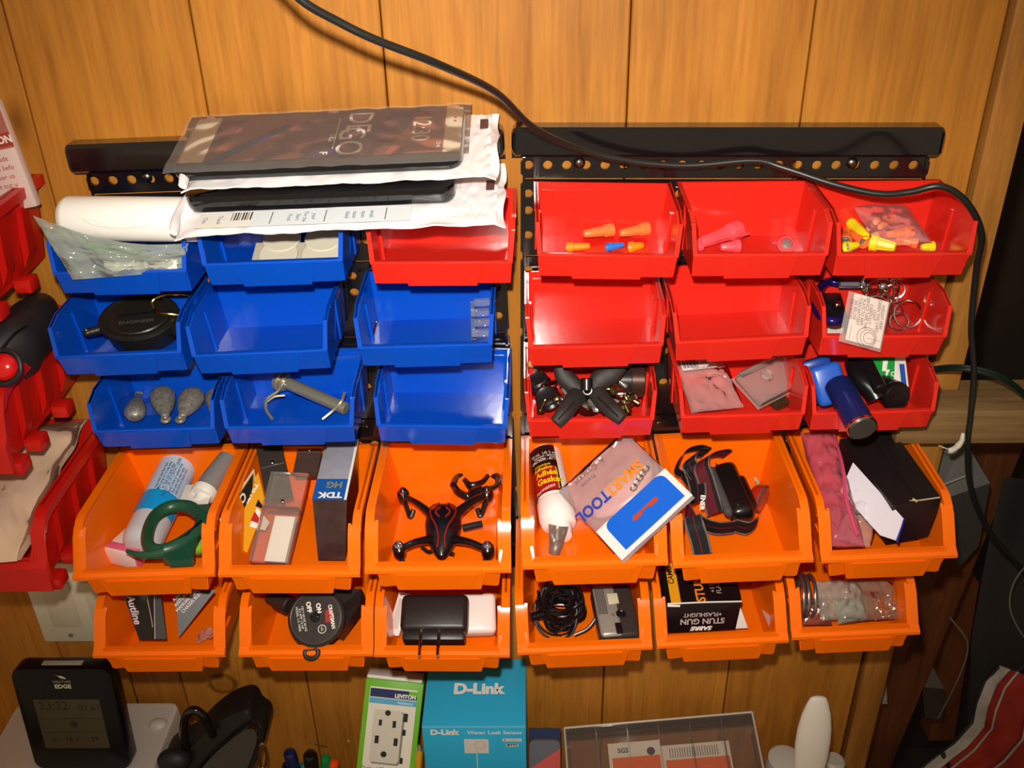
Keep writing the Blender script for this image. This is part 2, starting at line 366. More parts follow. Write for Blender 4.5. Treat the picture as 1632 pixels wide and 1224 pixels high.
# edge board (darker, right of the groove), beyond it the open store
post_w = wood('edge_board_wood', '#b97f38', '#8e5a22', '#5b3616', knots=False)
b = B(); b.lohi((.4025, -.004, .44), (.432, .034, 1.75), bev=.001); o = b.obj('trim_2', None, post_w); tag(o, kind='structure')
b = B(); b.lohi((.36, -.0485, 1.062), (.80, -.006, 1.1), bev=.0015); b.lohi((.4335, -.0062, 1.0625), (.80, .012, 1.0998))
o = b.obj('trim_3', None, wood('beam_wood', '#8c7048', '#6e5230', '#4b2c12', axis='X', knots=False, rough=.6)); tag(o, kind='structure')
# dark back of the store room
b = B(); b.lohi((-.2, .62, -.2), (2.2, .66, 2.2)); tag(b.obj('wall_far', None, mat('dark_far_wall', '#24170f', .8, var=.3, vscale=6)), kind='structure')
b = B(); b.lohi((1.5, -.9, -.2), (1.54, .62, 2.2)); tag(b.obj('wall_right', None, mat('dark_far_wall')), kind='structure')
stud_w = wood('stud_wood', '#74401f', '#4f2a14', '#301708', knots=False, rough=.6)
def stud(n, x, wd, y):
    b = B(); b.lohi((x-wd/2, y, -.2), (x+wd/2, y+.09, 2.0), bev=.002); tag(b.obj('trim_%d' % n, None, stud_w), kind='structure')
# bench top along the wall (below the frame) and floor
b = B(); b.lohi((-1.05, -.55, .455), (.47, -.002, .48), bev=.002); tag(b.obj('bench_top', None, wood('bench_wood', '#7d5126', '#5c3818', '#2c190a', axis='X')), 'brown wooden bench along the foot of the wall', 'bench')
b = B(); b.lohi((-1.6, -1.6, -.24), (2.2, .66, -.2)); tag(b.obj('floor', None, mat('dark_floor', '#2a221c', .8)), kind='structure')

# ---------------------------------------------------------------- the two louvred boards the bins hang on
PANEL = mat('board_black_plastic', '#100e10', .16, bump=.03, bscale=40, coat=.8)
def board(name, xa, xb, zt, label, roll, screws):
    W = xb-xa; t = thing(name, label, 'storage board', TR(xa, 0, zt, ry=-roll))
    # local: x 0..W, z down from 0 (rail top)
    b = B(); prof = [(-.001, 0), (-.0165, 0), (-.019, -.003), (-.019, -.0235), (-.015, -.0265), (-.006, -.0265), (-.006, -.03), (-.001, -.03)]
    n = len(prof); r = .006
    xs = [0, .0015, .004, W-.004, W-.0015, W]; sh = [.006, .002, 0, 0, .002, .006]; vs = []
    for x, s_ in zip(xs, sh):
        for y, z in prof:
            zz = z - s_ if z > -.01 else (z + s_ if z < -.02 and y < -.01 else z)
            yy = y + s_*.5 if y < -.01 else y
            vs.append((x, yy, zz))
    fs = [(i*n+k, i*n+(k+1) % n, (i+1)*n+(k+1) % n, (i+1)*n+k) for i in range(5) for k in range(n)]+[tuple(range(n)), tuple(range(5*n, 6*n))]
    b._add(vs, fs, None, 0); b.obj('top_rail', t, PANEL, ang=20)
    zs = [-.030, -.0505, -.125, -.205, -.30, -.395, -.505]
    x0, x1 = .008, W-.004
    rows = {0: [-.0365], 1: [-.063, -.079, -.103], 2: [-.138, -.155, -.185], 3: [-.225, -.26], 4: [-.33, -.36], 5: [-.42, -.47]}
    for i in range(6):
        zh, zl = zs[i], zs[i+1]+.0022 if i else zs[1]+.0022
        holes = []
        for zr in rows[i]:
            x = x0+.007; k = 0
            while x < x1-.005:
                if not (i == 0 and k in (2, 19, 18) and any(abs(x-q) < .011 for q in screws)): holes.append((x, zr, .0042))
                x += .01714; k += 1
        plate_holes('hole_plate', x0, zl, x1, zh, holes, .003, -.0045, PANEL, t)
        bb = B()
        for q in ([] if i == 0 else [x0+.02+k*.024 for k in range(15)]):    # the little louvre hooks
            bb.lohi((q, -.0072, zh-.009), (q+.013, -.0055, zh-.006), bev=.0005)
        if i: bb.obj('louvre_row', t, PANEL)
    for x in screws:
        s = B(); T = TR(x, -.006, -.0345, rx=90)
        s.lathe([(.0001, .0034), (.0022, .0032), (.0044, .0018), (.0052, 0)], 20, T)
        s.box(.006, .001, .0006, T @ TR(z=.0034)); s.box(.001, .006, .0006, T @ TR(z=.0034)); s.obj('screw', t, mat('screw_steel', '#7b766e', .3, 1))
    for x in [x0+.003, x1-.003]:
        b = B(); b.lohi((x-.0012, -.0075, -.5), (x+.0012, -.0058, -.03)); b.obj('edge_rib', t, PANEL)
    return t
a = on(815, 205, 1, -.018); c = on(1511, 205, 1, -.018)
board('storage_board', a.x, c.x, a.z+.0008, 'black perforated storage board carrying the right-hand half of the bins', math.degrees(math.atan2(c.z-a.z, c.x-a.x)), [.0605, .303])
a = on(98, 232, 1, -.018); c = on(803, 205, 1, -.018)
board('storage_board', a.x, c.x, a.z, 'black perforated storage board carrying the blue bins and phone case packets', math.degrees(math.atan2(c.z-a.z, c.x-a.x)), [.0635, .32])

# ---------------------------------------------------------------- bins
def rim_strip(b, path, x_in, x_out, th=.0018):
    """strip lying on a side wall's top edge: path of (y,z), from x_in to x_out"""
    n = len(path); vs = []
    for y, z in path: vs += [(x_in, y, z), (x_out, y, z), (x_out, y+.0002, z-th), (x_in, y+.0002, z-th)]
    fs = []
    for i in range(n-1):
        a = 4*i
        for k in range(4): fs.append((a+k, a+(k+1) % 4, a+4+(k+1) % 4, a+4+k))
    fs += [(0, 1, 2, 3), tuple(4*n-4+k for k in range(4))]
    b._add(vs, fs, None, 0)
def shell(b, W, D, H, draft, side, lip, th=.0018):
    """open bin shell: side = list of (y,z) of the side wall's top edge from back to front; lip = (y,z) of front wall top, foot y"""
    def hx(z): return W/2-draft*(1-z/H)
    foot = lip[2]; fz = 0.0
    bot = [(0, 0), (foot, 0)]; top = side
    for sx in (-1, 1):
        ys = [p[0] for p in top]
        pl = [(0, fz)]+list(reversed([])); 
        ring = [(0, fz), (foot, fz)]+[(y, z) for y, z in reversed(top)]
        n = len(ring)
        vs = [(sx*hx(z), y, z) for y, z in ring]+[(sx*(hx(z)-th), y, z) for y, z in ring]
        b._add(vs, [tuple(range(n)), tuple(range(2*n-1, n-1, -1))]+[(i, (i+1) % n, n+(i+1) % n, n+i) for i in range(n)], None, 0)
    x0, xt = hx(0), hx(H)
    b.hexa([(-x0, foot, -th), (x0, foot, -th), (x0, 0, -th), (-x0, 0, -th), (-x0, foot, 0.0002), (x0, foot, 0.0002), (x0, 0, 0.0002), (-x0, 0, 0.0002)])
    b.hexa([(-x0, -th, 0), (x0, -th, 0), (x0, 0, 0), (-x0, 0, 0), (-xt, -th, H), (xt, -th, H), (xt, 0, H), (-xt, 0, H)])
    xl = hx(lip[1])
    b.hexa([(-x0, foot, -th), (x0, foot, -th), (x0, foot+th, -th), (-x0, foot+th, -th), (-xl, lip[0], lip[1]), (xl, lip[0], lip[1]), (xl, lip[0]+th*1.6, lip[1]), (-xl, lip[0]+th*1.6, lip[1])])
def small_bin(mt, label):
    W, D, H = .118, .094, .052
    t = thing('storage_bin', label, 'storage bin')
    b = B(); side = [(0, H), (-.070, H-.0015), (-.0875, .045), (-.094, .021)]
    shell(b, W, D, H, .0035, side, (-.094, .0205, -.088))
    for sx in (-1, 1):       # divider ridge inside each side wall
        b.hexa([(sx*(W/2-.0052), -.048, 0), (sx*(W/2-.0074), -.048, 0), (sx*(W/2-.0074), -.043, 0), (sx*(W/2-.0052), -.043, 0),
                (sx*(W/2-.002), -.048, .040), (sx*(W/2-.0044), -.048, .040), (sx*(W/2-.0044), -.043, .040), (sx*(W/2-.002), -.043, .040)])
    b.lohi((-W/2+.006, -.0030, .0436), (W/2-.006, -.0015, .0446))
    b.obj('tray', t, mt)
    b = B()
    for sx in (-1, 1):
        rim_strip(b, [(0, H), (-.070, H-.0015)], sx*(W/2-.0026), sx*(W/2+.0012))
        rim_strip(b, [(-.070, H-.0015), (-.0875, .045)], sx*(W/2-.0034), sx*(W/2+.0006))
        # broad front cheek
        xo, xi = W/2+.0004, W/2-.0062
        b.hexa([(sx*(xo-.0022), -.0958, .0195), (sx*(xi+.0005), -.0958, .0195), (sx*(xi+.0005), -.0938, .0195), (sx*(xo-.0022), -.0938, .0195),
                (sx*xo, -.0885, .0456), (sx*(W/2-.0030), -.0885, .0456), (sx*(W/2-.0030), -.0865, .0456), (sx*xo, -.0865, .0456)])
    rim_strip(b, [(0, H), (-.0032, H)], -W/2, W/2)
    b.lohi((-W/2+.0022, -.0962, .0185), (W/2-.0022, -.0905, .0210), bev=.0007)
    b.obj('rim', t, mt)
    b = B()
    b.hexa([(-.028, -.0900, -.0035), (.028, -.0900, -.0035), (.028, -.0875, -.0035), (-.028, -.0875, -.0035), (-.0335, -.0968, .0188), (.0335, -.0968, .0188), (.0335, -.0930, .0188), (-.0335, -.0930, .0188)])
    b.hexa([(-W/2+.007, -.0885, -.0018), (W/2-.007, -.0885, -.0018), (W/2-.007, -.086, -.0018), (-W/2+.007, -.086, -.0018), (-W/2+.003, -.0957, .0188), (W/2-.003, -.0957, .0188), (W/2-.003, -.0930, .0188), (-W/2+.003, -.0930, .0188)])
    b.obj('label_face', t, mt)
    for sx in (-1, 1):
        b = B(); b.lohi((sx*.03-.014, -.001, H-.016), (sx*.03+.014, .0012, H-.003), bev=.0005); b.obj('hanging_hook', t, mt)
        b = B(); b.lohi((sx*(W/2-.001)-.0009, -.045, .004), (sx*(W/2-.001)+.0009, -.028, .047), bev=.0006); b.obj('side_rib', t, mt)
    return t
def large_bin(mt, label):
    W, D, H = .131, .154, .067
    t = thing('storage_bin', label, 'storage bin')
    b = B(); side = [(0, H), (-.113, H), (-.125, H-.004), (-.152, .0285)]
    shell(b, W-.006, D, H, .011, side, (-.152, .0285, -.144), .0022)
    b.obj('tray', t, mt)
    b = B()
    path = [(0, H), (-.113, H), (-.1205, H-.0015), (-.1285, H-.0065), (-.135, H-.013), (-.154, .022)]
    for sx in (-1, 1):
        rim_strip(b, path[:4], sx*(W/2-.008), sx*(W/2), .0022)
        rim_strip(b, [(y, z-.002) for y, z in path[:4]], sx*(W/2-.0018), sx*(W/2), .0055)
        rim_strip(b, path[3:], sx*(W/2-.0115), sx*(W/2), .0028)
        rim_strip(b, [(y+.001, z+.0012) for y, z in path[3:]], sx*(W/2-.0118), sx*(W/2-.009), .003)
    rim_strip(b, [(0, H), (-.006, H)], -W/2, W/2)
    b.hexa([(-W/2, -.1565, .0212), (W/2, -.1565, .0212), (W/2, -.150, .0212), (-W/2, -.150, .0212), (-W/2, -.1565, .0245), (W/2, -.1565, .0245), (W/2, -.150, .0290), (-W/2, -.150, .0290)])
    b.hexa([(-W/2+.01, -.1535, .0255), (W/2-.01, -.1535, .0255), (W/2-.01, -.146, .0255), (-W/2+.01, -.146, .0255), (-W/2+.01, -.1535, .0298), (W/2-.01, -.1535, .0298), (W/2-.01, -.149, .0298), (-W/2+.01, -.149, .0298)])
    b.obj('rim', t, mt)
    b = B()
    for sx in (-1, 1):   # recessed side portions with an upturned foot
        p = [(sx*.030, -.1535, .0222), (sx*(W/2-.010), -.1535, .0222), (sx*(W/2-.0135), -.1485, -.0015), (sx*(W/2-.026), -.1485, -.0002), (sx*.034, -.1495, .0045)]
        q = [(x, y+.0025, z) for x, y, z in p]; n = 5
        b._add(p+q, [tuple(range(n)), tuple(range(2*n-1, n-1, -1))]+[(i, (i+1) % n, n+(i+1) % n, n+i) for i in range(n)], None, 0)
        # end gusset
        b.hexa([(sx*(W/2-.012), -.149, 0), (sx*(W/2-.0135), -.149, 0), (sx*(W/2-.0135), -.10, 0), (sx*(W/2-.012), -.10, 0), (sx*(W/2-.009), -.149, .022), (sx*(W/2-.011), -.149, .022), (sx*(W/2-.011), -.10, .022), (sx*(W/2-.009), -.10, .022)])
    b.hexa([(-.0375, -.1525, -.002), (.0375, -.1525, -.002), (.0375, -.147, -.002), (-.0375, -.147, -.002), (-.0435, -.1562, .0215), (.0435, -.1562, .0215), (.0435, -.148, .0215), (-.0435, -.148, .0215)])
    b.hexa([(-.030, -.1536, .001), (.030, -.1536, .001), (.030, -.1522, .001), (-.030, -.1522, .001), (-.036, -.1572, .0195), (.036, -.1572, .0195), (.036, -.1556, .0195), (-.036, -.1556, .0195)])
    b.obj('label_face', t, mt)
    for sx in (-1, 1):
        b = B(); b.lohi((sx*.035-.015, -.001, H-.018), (sx*.035+.015, .0012, H-.003), bev=.0005); b.obj('hanging_hook', t, mt)
    return t
def xl_bin(mt, label):
    W, D, H = .24, .18, .078
    t = thing('storage_bin', label, 'storage bin')
    b = B(); side = [(0, H), (-.145, H-.002), (-.158, H-.006), (-.176, .036)]
    shell(b, W-.012, D, H, .012, side, (-.176, .036, -.160), .0025)
    for i in range(3):
        for sx in (-1, 1):
            y = -.045-i*.042
            b.hexa([(sx*(W/2-.016), y, .004), (sx*(W/2-.007), y-.002, .02), (sx*(W/2-.007), y+.012, .02), (sx*(W/2-.016), y+.014, .004), (sx*(W/2-.009), y, H-.010), (sx*(W/2-.003), y, H-.006), (sx*(W/2-.003), y+.012, H-.006), (sx*(W/2-.009), y+.012, H-.010)])
    b.obj('tray', t, mt)
    b = B(); path = [(0, H), (-.145, H-.002), (-.1545, H-.004), (-.163, H-.012), (-.168, H-.022), (-.180, .018)]
    for sx in (-1, 1):
        rim_strip(b, path[:4], sx*(W/2-.011), sx*(W/2), .003)
        rim_strip(b, [(y, z-.002) for y, z in path[:4]], sx*(W/2-.002), sx*(W/2), .007)
        rim_strip(b, path[3:], sx*(W/2-.013), sx*(W/2), .004)
    b.hexa([(-W/2, -.181, .004), (W/2, -.181, .004), (W/2, -.176, .004), (-W/2, -.176, .004), (-W/2, -.180, .030), (W/2, -.180, .030), (W/2, -.173, .038), (-W/2, -.173, .038)])
    b.obj('rim', t, mt)
    for k, y in enumerate((-.155, -.118, -.06)):
        b = B(); b.lohi(((W/2-.010)-.008, y-.009, -.010), ((W/2-.010)+.008, y+.009, .003), bev=.002); b.obj('stacking_tab', t, mt)
    return t
PR = {('s', 'r'): small_bin(REDP, 'x'), ('s', 'b'): small_bin(BLUEP, 'x'), ('l', 'o'): large_bin(ORP, 'x'), ('x', 'r'): xl_bin(mat('deep_red_bin_plastic', '#cc1a12', .28, bump=.05, bscale=90), 'x')}
USED = set(); BIN = {}
BW = {'s': .118, 'l': .131, 'x': .24}
def put_bin(key, kind, col, xl, yl, xr, yr, label, group):
    d, dz = (.100, .0205) if kind == 's' else (.160, .0218)
    a, c = on(xl, yl, 1, -d), on(xr, yr, 1, -d)
    p = PR[(kind, col)]; t = p if (kind, col) not in USED else copy_tree(p); USED.add((kind, col))
    W = (c-a).length; ang = math.atan2(c.z-a.z, c.x-a.x); m = (a+c)/2
    M = TR(m.x, -.0090, m.z-dz, ry=-math.degrees(ang)) @ Matrix.Diagonal((W/BW[kind], 1, 1, 1))
    t.matrix_world = M; t['label'] = label; t['category'] = 'storage bin'; t['group'] = group
    BIN[key] = (m.x, m.z-dz, W, ang)
GR, GB, GO = 'small red bins on the boards', 'small blue bins on the left board', 'deep orange bins on the boards'
for r in [
 ('R11', 's', 'r', 852, 402, 1083, 405, 'small red bin holding orange wire nuts and one blue one', GR),
 ('R12', 's', 'r', 1100, 403, 1321, 401, 'small red bin holding pink wire nuts', GR),
 ('R13', 's', 'r', 1328, 402, 1549, 400, 'small red bin holding yellow and orange wire nuts', GR),
 ('R21', 's', 'r', 840, 550, 1060, 545, 'small empty red bin below the one with orange wire nuts', GR),
 ('R22', 's', 'r', 1074, 542, 1291, 531, 'small empty red bin below the one with pink wire nuts', GR),
 ('R23', 's', 'r', 1305, 532, 1509, 531, 'small red bin holding key rings and a laminated card', GR),
 ('R31', 's', 'r', 838, 666, 1045, 663, 'small red bin full of hardware under a black spring clamp', GR),
 ('R32', 's', 'r', 1082, 660, 1285, 654, 'small red bin holding clear plastic packs', GR),
 ('R33', 's', 'r', 1291, 655, 1491, 649, 'small red bin holding a blue torch and black fittings', GR),
 ('L13', 's', 'r', 587, 415, 820, 414, 'small red bin poking out below the white phone case packets', GR),
 ('L11', 's', 'b', 84, 431, 303, 427, 'small blue bin under the white roll and foil bag', GB),
 ('L12', 's', 'b', 322, 418, 552, 410, 'small blue bin holding a sheet of round felt pads', GB),
 ('L21', 's', 'b', 89, 565, 296, 556, 'small blue bin holding a black compass', GB),
 ('L22', 's', 'b', 306, 563, 528, 553, 'small empty blue bin right of the compass bin', GB),
 ('L23', 's', 'b', 569, 550, 789, 544, 'small blue bin with only a clear clip and a pin inside', GB),
 ('L31', 's', 'b', 149, 683, 348, 677, 'small blue bin holding grey lead sinkers', GB),
 ('L32', 's', 'b', 357, 677, 568, 674, 'small blue bin holding a steel hitch pin', GB),
 ('L33', 's', 'b', 597, 673, 810, 676, 'small empty blue bin above the toy drone', GB),
 ('R41', 'l', 'o', 834, 901, 1065, 894, 'deep orange bin with gasket adhesive and a clear retail pouch', GO),
 ('R42', 'l', 'o', 1073, 899, 1296, 889, 'deep orange bin holding a strapped headlamp', GO),
 ('R43', 'l', 'o', 1308, 891, 1524, 882, 'deep orange bin holding a black box and a pink bag', GO),
 ('R51', 'l', 'o', 827, 1037, 1041, 1028, 'deep orange bin holding a coiled black cable and a grey recorder', GO),
 ('R52', 'l', 'o', 1048, 1027, 1257, 1017, 'deep orange bin holding a black and yellow stun gun box', GO),
 ('R53', 'l', 'o', 1262, 1013, 1465, 1004, 'deep orange bin holding silver rings and clear bags', GO),
 ('L41', 'l', 'o', 121, 919, 346, 912, 'deep orange bin holding a blue bottle and green cutter', GO),
 ('L42', 'l', 'o', 350, 913, 575, 913, 'deep orange bin holding tapes and clear cassette cases', GO),
 ('L43', 'l', 'o', 583, 908, 815, 906, 'deep orange bin holding a small black toy drone', GO),
 ('L51', 'l', 'o', 152, 1042, 361, 1040, 'deep orange bin holding a folded black leaflet', GO),
 ('L52', 'l', 'o', 383, 1040, 596, 1039, 'deep orange bin holding a dark round timer', GO),
 ('L53', 'l', 'o', 597, 1040, 812, 1041, 'deep orange bin holding black and white chargers', GO)]: put_bin(*r)
for i, (z, lab) in enumerate(((.993, 'large red bin at the left edge holding a bag of pale cloth, lowest of three'), (1.125, 'large red bin at the left edge holding a black tool with a red button'), (1.256, 'large red bin at the left edge holding an upright pink and white box'))):
    t = PR[('x', 'r')] if i == 0 else copy_tree(PR[('x', 'r')])
    t.matrix_world = TR(-.562, -.002, z); t['label'] = lab; t['category'] = 'storage bin'; t['group'] = 'large red bins at the left edge'

# ---------------------------------------------------------------- contents: helpers
def P(px, py, z=None, y=None, x=None):
    return on(px, py, 2, z) if z is not None else (on(px, py, 1, y) if y is not None else on(px, py, 0, x))
def bz(k): return BIN[k][1]
def rect(TL, TRt, BR, BL):
    """frame of the rectangle seen with these corners: x right, y up, z towards the viewer"""
    o = (TL+TRt+BR+BL)/4; x = (TRt-TL+BR-BL); y = (TL-BL+TRt-BR)
    w = x.length/2; h = y.length/2; z = x.cross(y)
    return FR(o, x, z), w, h
def inb(k, *q):
    """corner list (px, py, height above the bin's floor)"""
    return [P(a, b_, z=bz(k)+h) for a, b_, h in q]
class W:
    """a thing built in world coordinates around its base point"""
    def __init__(s, name, label, cat, p, group=None): s.t = at(name, label, cat, p, group); s.p = V(p)
    def b(s): return B(Matrix.Translation(-s.p))
    def put(s, b, name, m, **k): return b.obj(name, s.t, m, **k)

# wire nuts
NUT = {'orange': mat('orange_nut', '#ff7a3a', .4), 'amber': mat('amber_nut', '#f08a12', .4), 'blue': mat('blue_nut', '#2277d8', .4), 'pink': mat('pink_nut', '#f0505a', .4), 'yellow': mat('yellow_nut', '#f2e21c', .4)}
def nut(k, col, tip, opn, r, label, wings=0, h=None, grp=None):
    h = r if h is None else h
    a, c = P(*tip, z=bz(k)+h), P(*opn, z=bz(k)+h); d = c-a; L = d.length
    M = Matrix.Translation(a) @ d.to_track_quat('Z', 'Y').to_matrix().to_4x4()
    t = thing('wire_nut', label, 'wire nut', M, grp)
    b = B(); pr = [(0, 0), (r*.45, .0002), (r*.55, .0012), (r*.66, L*.35), (r*.74, L*.7), (r*.95, L*.74), (r, L), (r*.86, L), (r*.6, L*.72), (0, L*.6)]; n = 32
    vs = [(q*(1+.05*cos(8*2*pi*i/n)*(1 if 0 < kk < 5 else 0))*cos(2*pi*i/n), q*(1+.05*cos(8*2*pi*i/n)*(1 if 0 < kk < 5 else 0))*sin(2*pi*i/n), z) for i in range(n) for kk, (q, z) in enumerate(pr)]
    m = len(pr); b._add(vs, [(i*m+j, ((i+1) % n)*m+j, ((i+1) % n)*m+j+1, i*m+j+1) for i in range(n) for j in range(m-1)], None, 0)
    b.obj('cap', t, NUT[col])
    for sx in ((-1, 1) if wings else ()):
        b = B(); b.hexa([(sx*r*.6, -.0008, L*.55), (sx*r*1.5, -.0007, L*.85), (sx*r*1.5, .0007, L*.85), (sx*r*.6, .0008, L*.55), (sx*r*.85, -.0008, L*.98), (sx*r*1.6, -.0007, L*1.0), (sx*r*1.6, .0007, L*1.0), (sx*r*.85, .0008, L*.98)]); b.obj('wing', t, NUT[col])
    b = B(); b.lathe([(r*.3, L*.62), (r*.6, L*.75), (r*.6, L*.8), (r*.5, L*.8), (r*.28, L*.66)], 16); b.obj('spring', t, STEEL)
    return t
nut('R11', 'orange', (930, 373), (976, 366), .0062, 'left of two upright orange wire nuts in the top red bin', h=.008, grp='orange wire nuts')
nut('R11', 'orange', (988, 372), (1032, 364), .0062, 'right of two upright orange wire nuts in the top red bin', h=.008, grp='orange wire nuts')
nut('R11', 'amber', (940, 392), (903, 394), .0045, 'amber wire nut lying left of the blue one')
nut('R11', 'blue', (994, 390), (968, 394), .004, 'only blue wire nut, between two amber ones')
nut('R11', 'amber', (1025, 391), (1004, 394), .005, 'amber wire nut lying right of the blue one')
nut('R12', 'pink', (1116, 387), (1176, 366), .0085, 'large winged pink wire nut lying on top of the others', 1, h=.010)
nut('R12', 'pink', (1122, 393), (1108, 393), .006, 'small pink wire nut under the large one at the left side')
nut('R12', 'pink', (1148, 394), (1178, 392), .006, 'pink wire nut half hidden under the large one')
nut('R12', 'pink', (1256, 384), (1253, 390), .0075, 'pink wire nut seen end on with its grey spring', 1, h=.007)
nut('R13', 'yellow', (1381, 377), (1345, 345), .0065, 'yellow wire nut leaning at the left of the top right bin', h=.012)
nut('R13', 'yellow', (1428, 394), (1389, 386), .0075, 'yellow wire nut lying in the middle against the lip')
nut('R13', 'yellow', (1368, 390), (1348, 394), .005, 'yellow wire nut at the bottom left corner of the bin')
nut('R13', 'yellow', (1468, 394), (1487, 393), .005, 'small yellow wire nut at the right end of the lip')
nut('R13', 'orange', (1350, 362), (1347, 386), .006, 'orange wire nut against the left side of the top right bin', h=.006)
nut('R13', 'orange', (1357, 372), (1378, 386), .006, 'orange wire nut below the leaning yellow one', h=.007)
nut('R13', 'orange', (1395, 354), (1432, 324), .0048, 'bagged orange wire nut, upper of the two side by side', h=.016)
nut('R13', 'orange', (1402, 362), (1442, 334), .0048, 'bagged orange wire nut, lower of the two side by side', h=.016)
nut('R13', 'orange', (1412, 374), (1453, 369), .0052, 'bagged orange wire nut lying level behind the middle yellow one', h=.012)
nut('R13', 'orange', (1428, 383), (1463, 388), .005, 'bagged orange wire nut nearest the lip', h=.006)
def bag(name, label, cat, cs, th, mt, seed, wr=.0014, part='film', nu=26, nv=18):
    M, w_, h_ = rect(*cs); t = thing(name, label, cat, M); b = B(); b.pouch(w_, h_, th, wr, seed, nu, nv); b.obj(part, t, mt, ang=80); return t, w_, h_
bag('plastic_bag', 'small clear bag round the orange wire nuts', 'bag', inb('R13', (1372, 330, .027), (1450, 322, .027), (1478, 388, .010), (1385, 392, .010)), .006, FILM, 3)

# phone case packets across the blue bins
POLY = mat('white_poly_mailer', '#eee9ea', .35, bump=.1, bscale=60)
CASEB = mat('black_gloss_case', '#0b0b0e', .12, coat=.6)
def packet(label, cs, side, seed, case, screen):
    M, w_, h_ = rect(*cs); t = thing('phone_case_packet', label, 'packet', M, 'phone case packets on the blue bins')
    b = B()
    def f(u, v):
        a, c = 2*u-1, 2*v-1; wv = noise.noise(V((u*9, v*5, seed)))*.0022+noise.noise(V((u*26, v*13, seed)))*.0011
        ed = .003*max(0, abs(c)-.86)/.14*noise.noise(V((u*7, seed*3, c)))+.005*max(0, abs(a)-.93)/.07*sin(v*9+seed*2)
        return (a*w_/2+.0012*sin(v*14+seed), c*h_/2+.0009*noise.noise(V((u*14, seed, c))), wv+ed)
    b.sheet(f, 60, 26, .0012); b.obj('mailer', t, POLY, ang=70)
    cx, cy, cw, ch, ct = case
    b = B(T=TR(cx, cy, .001)); b.rbox(cw, ch, ct, .012, min(ct*.4, .004))
    b.obj('phone_case', t, CASEB)
    if screen:
        z = ct+.0012
        sc = [mat('screen_brown', '#74301c', .15), mat('screen_cream', '#e9d4b8', .3), mat('screen_navy', '#1c1a5c', .15), INKW, mat('screen_orange_brown', '#9a4c1a', .15), mat('screen_plum', '#4a1838', .15)]
        x0, x1, y0, y1 = -cw/2+.004, cw/2-.002, -ch/2+.012, ch/2-.004
        it = [('r', x0, y0, x1, y1, 1), ('r', x0+.020, y0, x1-.014, y1, 0),
              ('p', [(x0+.02, y0), (x0+.06, y0), (x0+.10, y1), (x0+.045, y1)], 4), ('p', [(x0+.020, y0), (x0+.034, y0), (x0+.085, y1-.02), (x0+.078, y1-.015)], 2),
              ('p', [(x0+.1, y0), (x0+.135, y0), (x0+.125, y0+.03), (x0+.11, y0+.024)], 5), ('p', [(x1-.06, y0), (x1-.014, y0), (x1-.014, y1), (x1-.035, y1)], 4)]
        k = x0+.135
        it += [('t', 'DE', k+.004, y1-.018, .030, 3, dict(rot=-90, xs=.95)), ('t', 'GO', k, y0+.024, .032, 3, dict(rot=-90, xs=.95)),
               ('t', '12:30', x1-.034, (y0+y1)/2+.004, .022, 3, dict(rot=-90, xs=.9)), ('t', 'BILL', k-.015, y0+.03, .007, 3, dict(rot=-90)), ('t', 'F', k-.019, y0+.006, .009, 3, dict(rot=-90, bold=.03)),
               ('t', '12:45', x1-.018, y0+.012, .005, 3, dict(rot=-90)), ('r', k-.0125, y0+.012, k-.0118, y1-.01, 3), ('c', x1-.006, y1-.018, .0012, 0), ('c', x1-.006, y1-.024, .0012, 0)]
        prints('screen_print', t, it, sc, TR(cx, cy, z))
        b = B(T=TR(cx, cy, z+.0012))
        b.sheet(lambda u, v: ((u-.5)*cw*1.04, (v-.5)*ch*1.05, -.02*max(0, .06-v)*8*.12-.0005+.0022*abs(noise.noise(V((u*9, v*4, 3))))), 60, 20); b.obj('clear_film', t, FILM, ang=80)
    # sealed end flap with hang hole at the right
    b = B(); b.sheet(lambda u, v: (w_/2-.036+u*.030, (v-.5)*h_*.97, .0012+.0014*noise.noise(V((u*8, v*9, seed)))+.0018*abs(sin(v*19))*(u > .9)), 14, 24, .0006); b.obj('end_flap', t, POLY, ang=70)
    b = B(); b.tube(smooth_path([(-w_/2+.003, -h_/2-.002, .004), (-w_/2+.0, -h_*.2, .006), (-w_/2+.004, h_*.2, .005), (-w_/2+.003, h_*.52, .007)], 8), [.0036+.0007*sin(i*.6) for i in range(25)], 10, flat=.7); b.obj('rolled_seam', t, POLY, ang=70)
    b = B(); b.box(.007, .016, .0006, TR(w_/2-.012, h_*(.30 if screen else .1), .0026), bev=.0002); b.obj('hang_hole', t, mat('hang_hole_dark', '#5b3a3a', .4))
    return t, w_, h_
Y0 = -.022
cl = [P(318, 285, y=-.035), P(803, 262, y=-.035), P(806, 357, y=-.128), P(276, 374, y=-.128)]
t2, w2, h2 = packet('lower white phone case packet with small print, resting on the bins', cl, 0, 2, (-.018, .018, .222, .070, .016), False)
